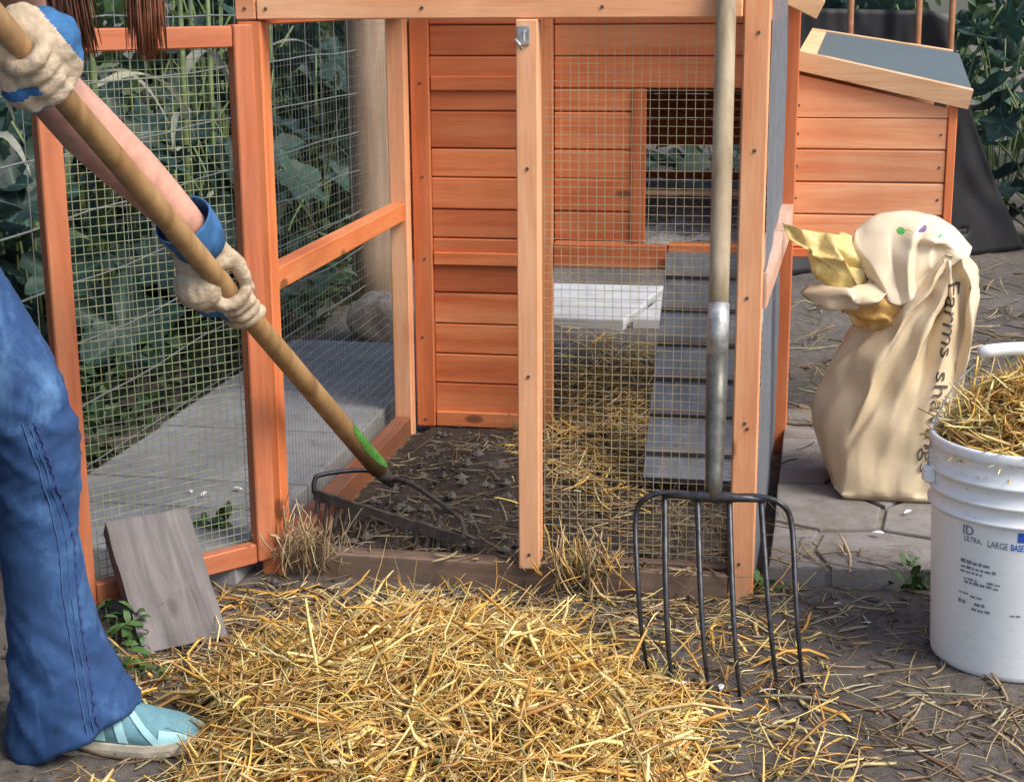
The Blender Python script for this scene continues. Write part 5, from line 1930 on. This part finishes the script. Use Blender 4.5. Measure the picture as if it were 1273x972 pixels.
# gloves
def glove(pt, fingers, palm, thumb, wrist, cuff, blue, side):
    mb = MB()
    for f in fingers:
        P = spline([T(pt(*q)) for q in f], 14)
        mb.tube(P, [0.0125 - 0.0022 * i / 13 for i in range(14)], 10)
        mb.ball(P[-1], 0.0108, 8, 6)
    for (c_, r) in palm: mb.ball(T(pt(*c_)), r, 14, 10)
    P = spline([T(pt(*q)) for q in thumb], 10)
    mb.tube(P, [0.0165 - 0.004 * i / 9 for i in range(10)], 10)
    mb.ball(P[-1], 0.0125, 8, 6)
    mb.tube([T(p) for p in wrist[0]], wrist[1], 14)
    me = fused(mb, 0.0032, 3)
    push(me, lambda p: 0.0020 * noise.noise(p * 60) + 0.0020 * (0.5 - 2 * abs(noise.noise(Vector((p.x * 24, p.y * 24, p.z * 40))))) + 0.0007 * noise.noise(p * 140))
    e = empty('glove', (0, 0, 0))
    e.parent = person
    e['label'] = side
    me.materials.append(M['glove'])
    me.materials.append(M['glove_blue'])
    idx = []
    o0 = T(pt(0, 0, 0))
    a_, s_, n_ = T(pt(1, 0, 0)) - o0, T(pt(0, 1, 0)) - o0, T(pt(0, 0, 1)) - o0
    for p in me.polygons:
        d = p.center - o0
        idx.append(1 if blue(d.dot(a_), d.dot(s_), d.dot(n_)) else 0)
    me.polygons.foreach_set('material_index', idx)
    link('leather', me, M['glove'], e, True)
    P, rr = cuff
    mb = MB()
    rg = []
    for i, (p, r) in enumerate(zip(P, rr)):
        t_ = (P[-1] - P[0]).normalized()
        u_ = t_.cross(Vector((0, 0, 1))).normalized()
        w_ = t_.cross(u_)
        rg.append([T(p) + u_ * (r * (1 + 0.03 * math.sin(3 * a + i)) * math.cos(a)) + w_ * (r * math.sin(a)) for a in np.linspace(0, 2 * math.pi, 29)[:-1]])
    o = mb.loft(rg, False).build('cuff', M['glove_blue'], e, True)
    s = o.modifiers.new('s', 'SOLIDIFY')
    s.thickness = 0.003
    s.offset = 0


def arc_pts(a0, a1, R_, ph):
    k = len(ph)
    return [(a0 + (a1 - a0) * i / (k - 1), R_ * math.cos(R(p_)), R_ * math.sin(R(p_))) for i, p_ in enumerate(ph)]


RH = 0.0185 + 0.0115
fingersL = [arc_pts(0.012 + 0.021 * i, 0.036 + 0.021 * i, RH, (235, 195, 155, 115, 78, 48)) for i in range(4)]
glove(gl, fingersL,
      [((-0.010, -0.030, -0.016), (0.042, 0.040, 0.042)), ((0.040, -0.026, -0.016), (0.034, 0.032, 0.034)), ((-0.040, -0.004, -0.036), (0.040, 0.040, 0.036)), ((-0.028, 0.024, -0.020), (0.026, 0.026, 0.026))],
      [(-0.050, 0.030, -0.026), (-0.018, 0.039, -0.010), (0.018, 0.036, 0.004), (0.046, 0.030, 0.008)],
      ([gl(-0.03, 0.0, -0.042), gl(-0.065, 0.008, -0.048), gl(-0.095, 0.008, -0.052)], [0.038, 0.039, 0.041]),
      ([gl(-0.055, 0.016, -0.040), gl(-0.085, 0.018, -0.046), gl(-0.118, 0.018, -0.050), gl(-0.122, 0.018, -0.050)], [0.043, 0.045, 0.047, 0.047]),
      lambda a, s, n_: (0.035 < a < 0.075 and s < -0.030 and n_ > -0.03), 'tan glove with turned blue cuff, gripping low on the handle')
fingersR = [arc_pts(-0.030 + 0.023 * i, -0.022 + 0.023 * i, RH - 0.002, (-10, 28, 70, 110, 150, 185)) for i in range(4)]
glove(gr, fingersR,
      [((0.000, 0.028, -0.020), (0.050, 0.046, 0.046)), ((0.025, 0.028, -0.008), (0.036, 0.034, 0.036)), ((-0.030, 0.016, -0.026), (0.036, 0.036, 0.036)), ((0.030, -0.028, -0.008), (0.034, 0.034, 0.032))],
      [(-0.040, -0.010, -0.032), (-0.020, -0.034, -0.018), (0.012, -0.042, 0.004), (0.044, -0.034, 0.014)],
      ([HR + sR * 0.02 - nR * 0.02, HR * 0.5 + WRR * 0.5 + Vector((0, 0, 0.01)), WRR], [0.040, 0.038, 0.040]),
      ([HR * 0.3 + WRR * 0.7, WRR, WRR + (WRR - HR) * 0.5], [0.043, 0.047, 0.050]),
      lambda a, s, n_: (s > 0.050 and n_ > -0.045 and noise.noise(Vector((a * 40, s * 40, 3))) > -0.25) or (s < -0.018 and n_ > -0.01 and (0.004 < a < 0.020 or 0.046 < a < 0.056)), 'tan and blue glove at the top of the handle')

# hair
def lock(pts, r0, n_str, spread, mat, seed):
    rs = random.Random(seed)
    mb = MB()
    base = [Vector(p) for p in pts]
    for k in range(n_str):
        o_ = Vector((rs.gauss(0, spread), rs.gauss(0, spread), 0))
        tip = Vector((rs.gauss(0, spread * 0.6), rs.gauss(0, spread * 0.6), rs.uniform(-0.004, 0.045)))
        P = spline([T(b + o_ * (1 - 0.25 * i / (len(base) - 1)) + tip * (i / (len(base) - 1)) ** 2) for i, b in enumerate(base)], 10)
        mb.tube(P, [r0 * (1 - 0.8 * (i / 9) ** 4) for i in range(10)], 5)
    return mb


hm = lock([(-0.60, 2.18, 1.42), (-0.60, 2.22, 1.28), (-0.603, 2.225, 1.15), (-0.592, 2.225, 1.020)], 0.0026, 300, 0.0135, 'hair', 1)
hr = lock([(-0.52, 2.19, 1.42), (-0.495, 2.22, 1.30), (-0.496, 2.225, 1.17), (-0.494, 2.225, 1.018)], 0.0025, 260, 0.0105, 'hair_red', 2)
lock([(-0.62, 2.10, 1.44), (-0.63, 2.06, 1.32), (-0.625, 2.05, 1.24), (-0.62, 2.05, 1.20)], 0.004, 60, 0.018, 'hair', 3)
hm.ball(T((-0.565, 2.135, 1.39)), (0.092, 0.088, 0.095), 18, 12, Mh)
hob1 = hm.build('hair', M['hair'], person, True)
hr.build('hair', M['hair_red'], person, True)

print('objects', len(bpy.data.objects), 'tris', sum(len(p.vertices) - 2 for m_ in bpy.data.meshes for p in m_.polygons))
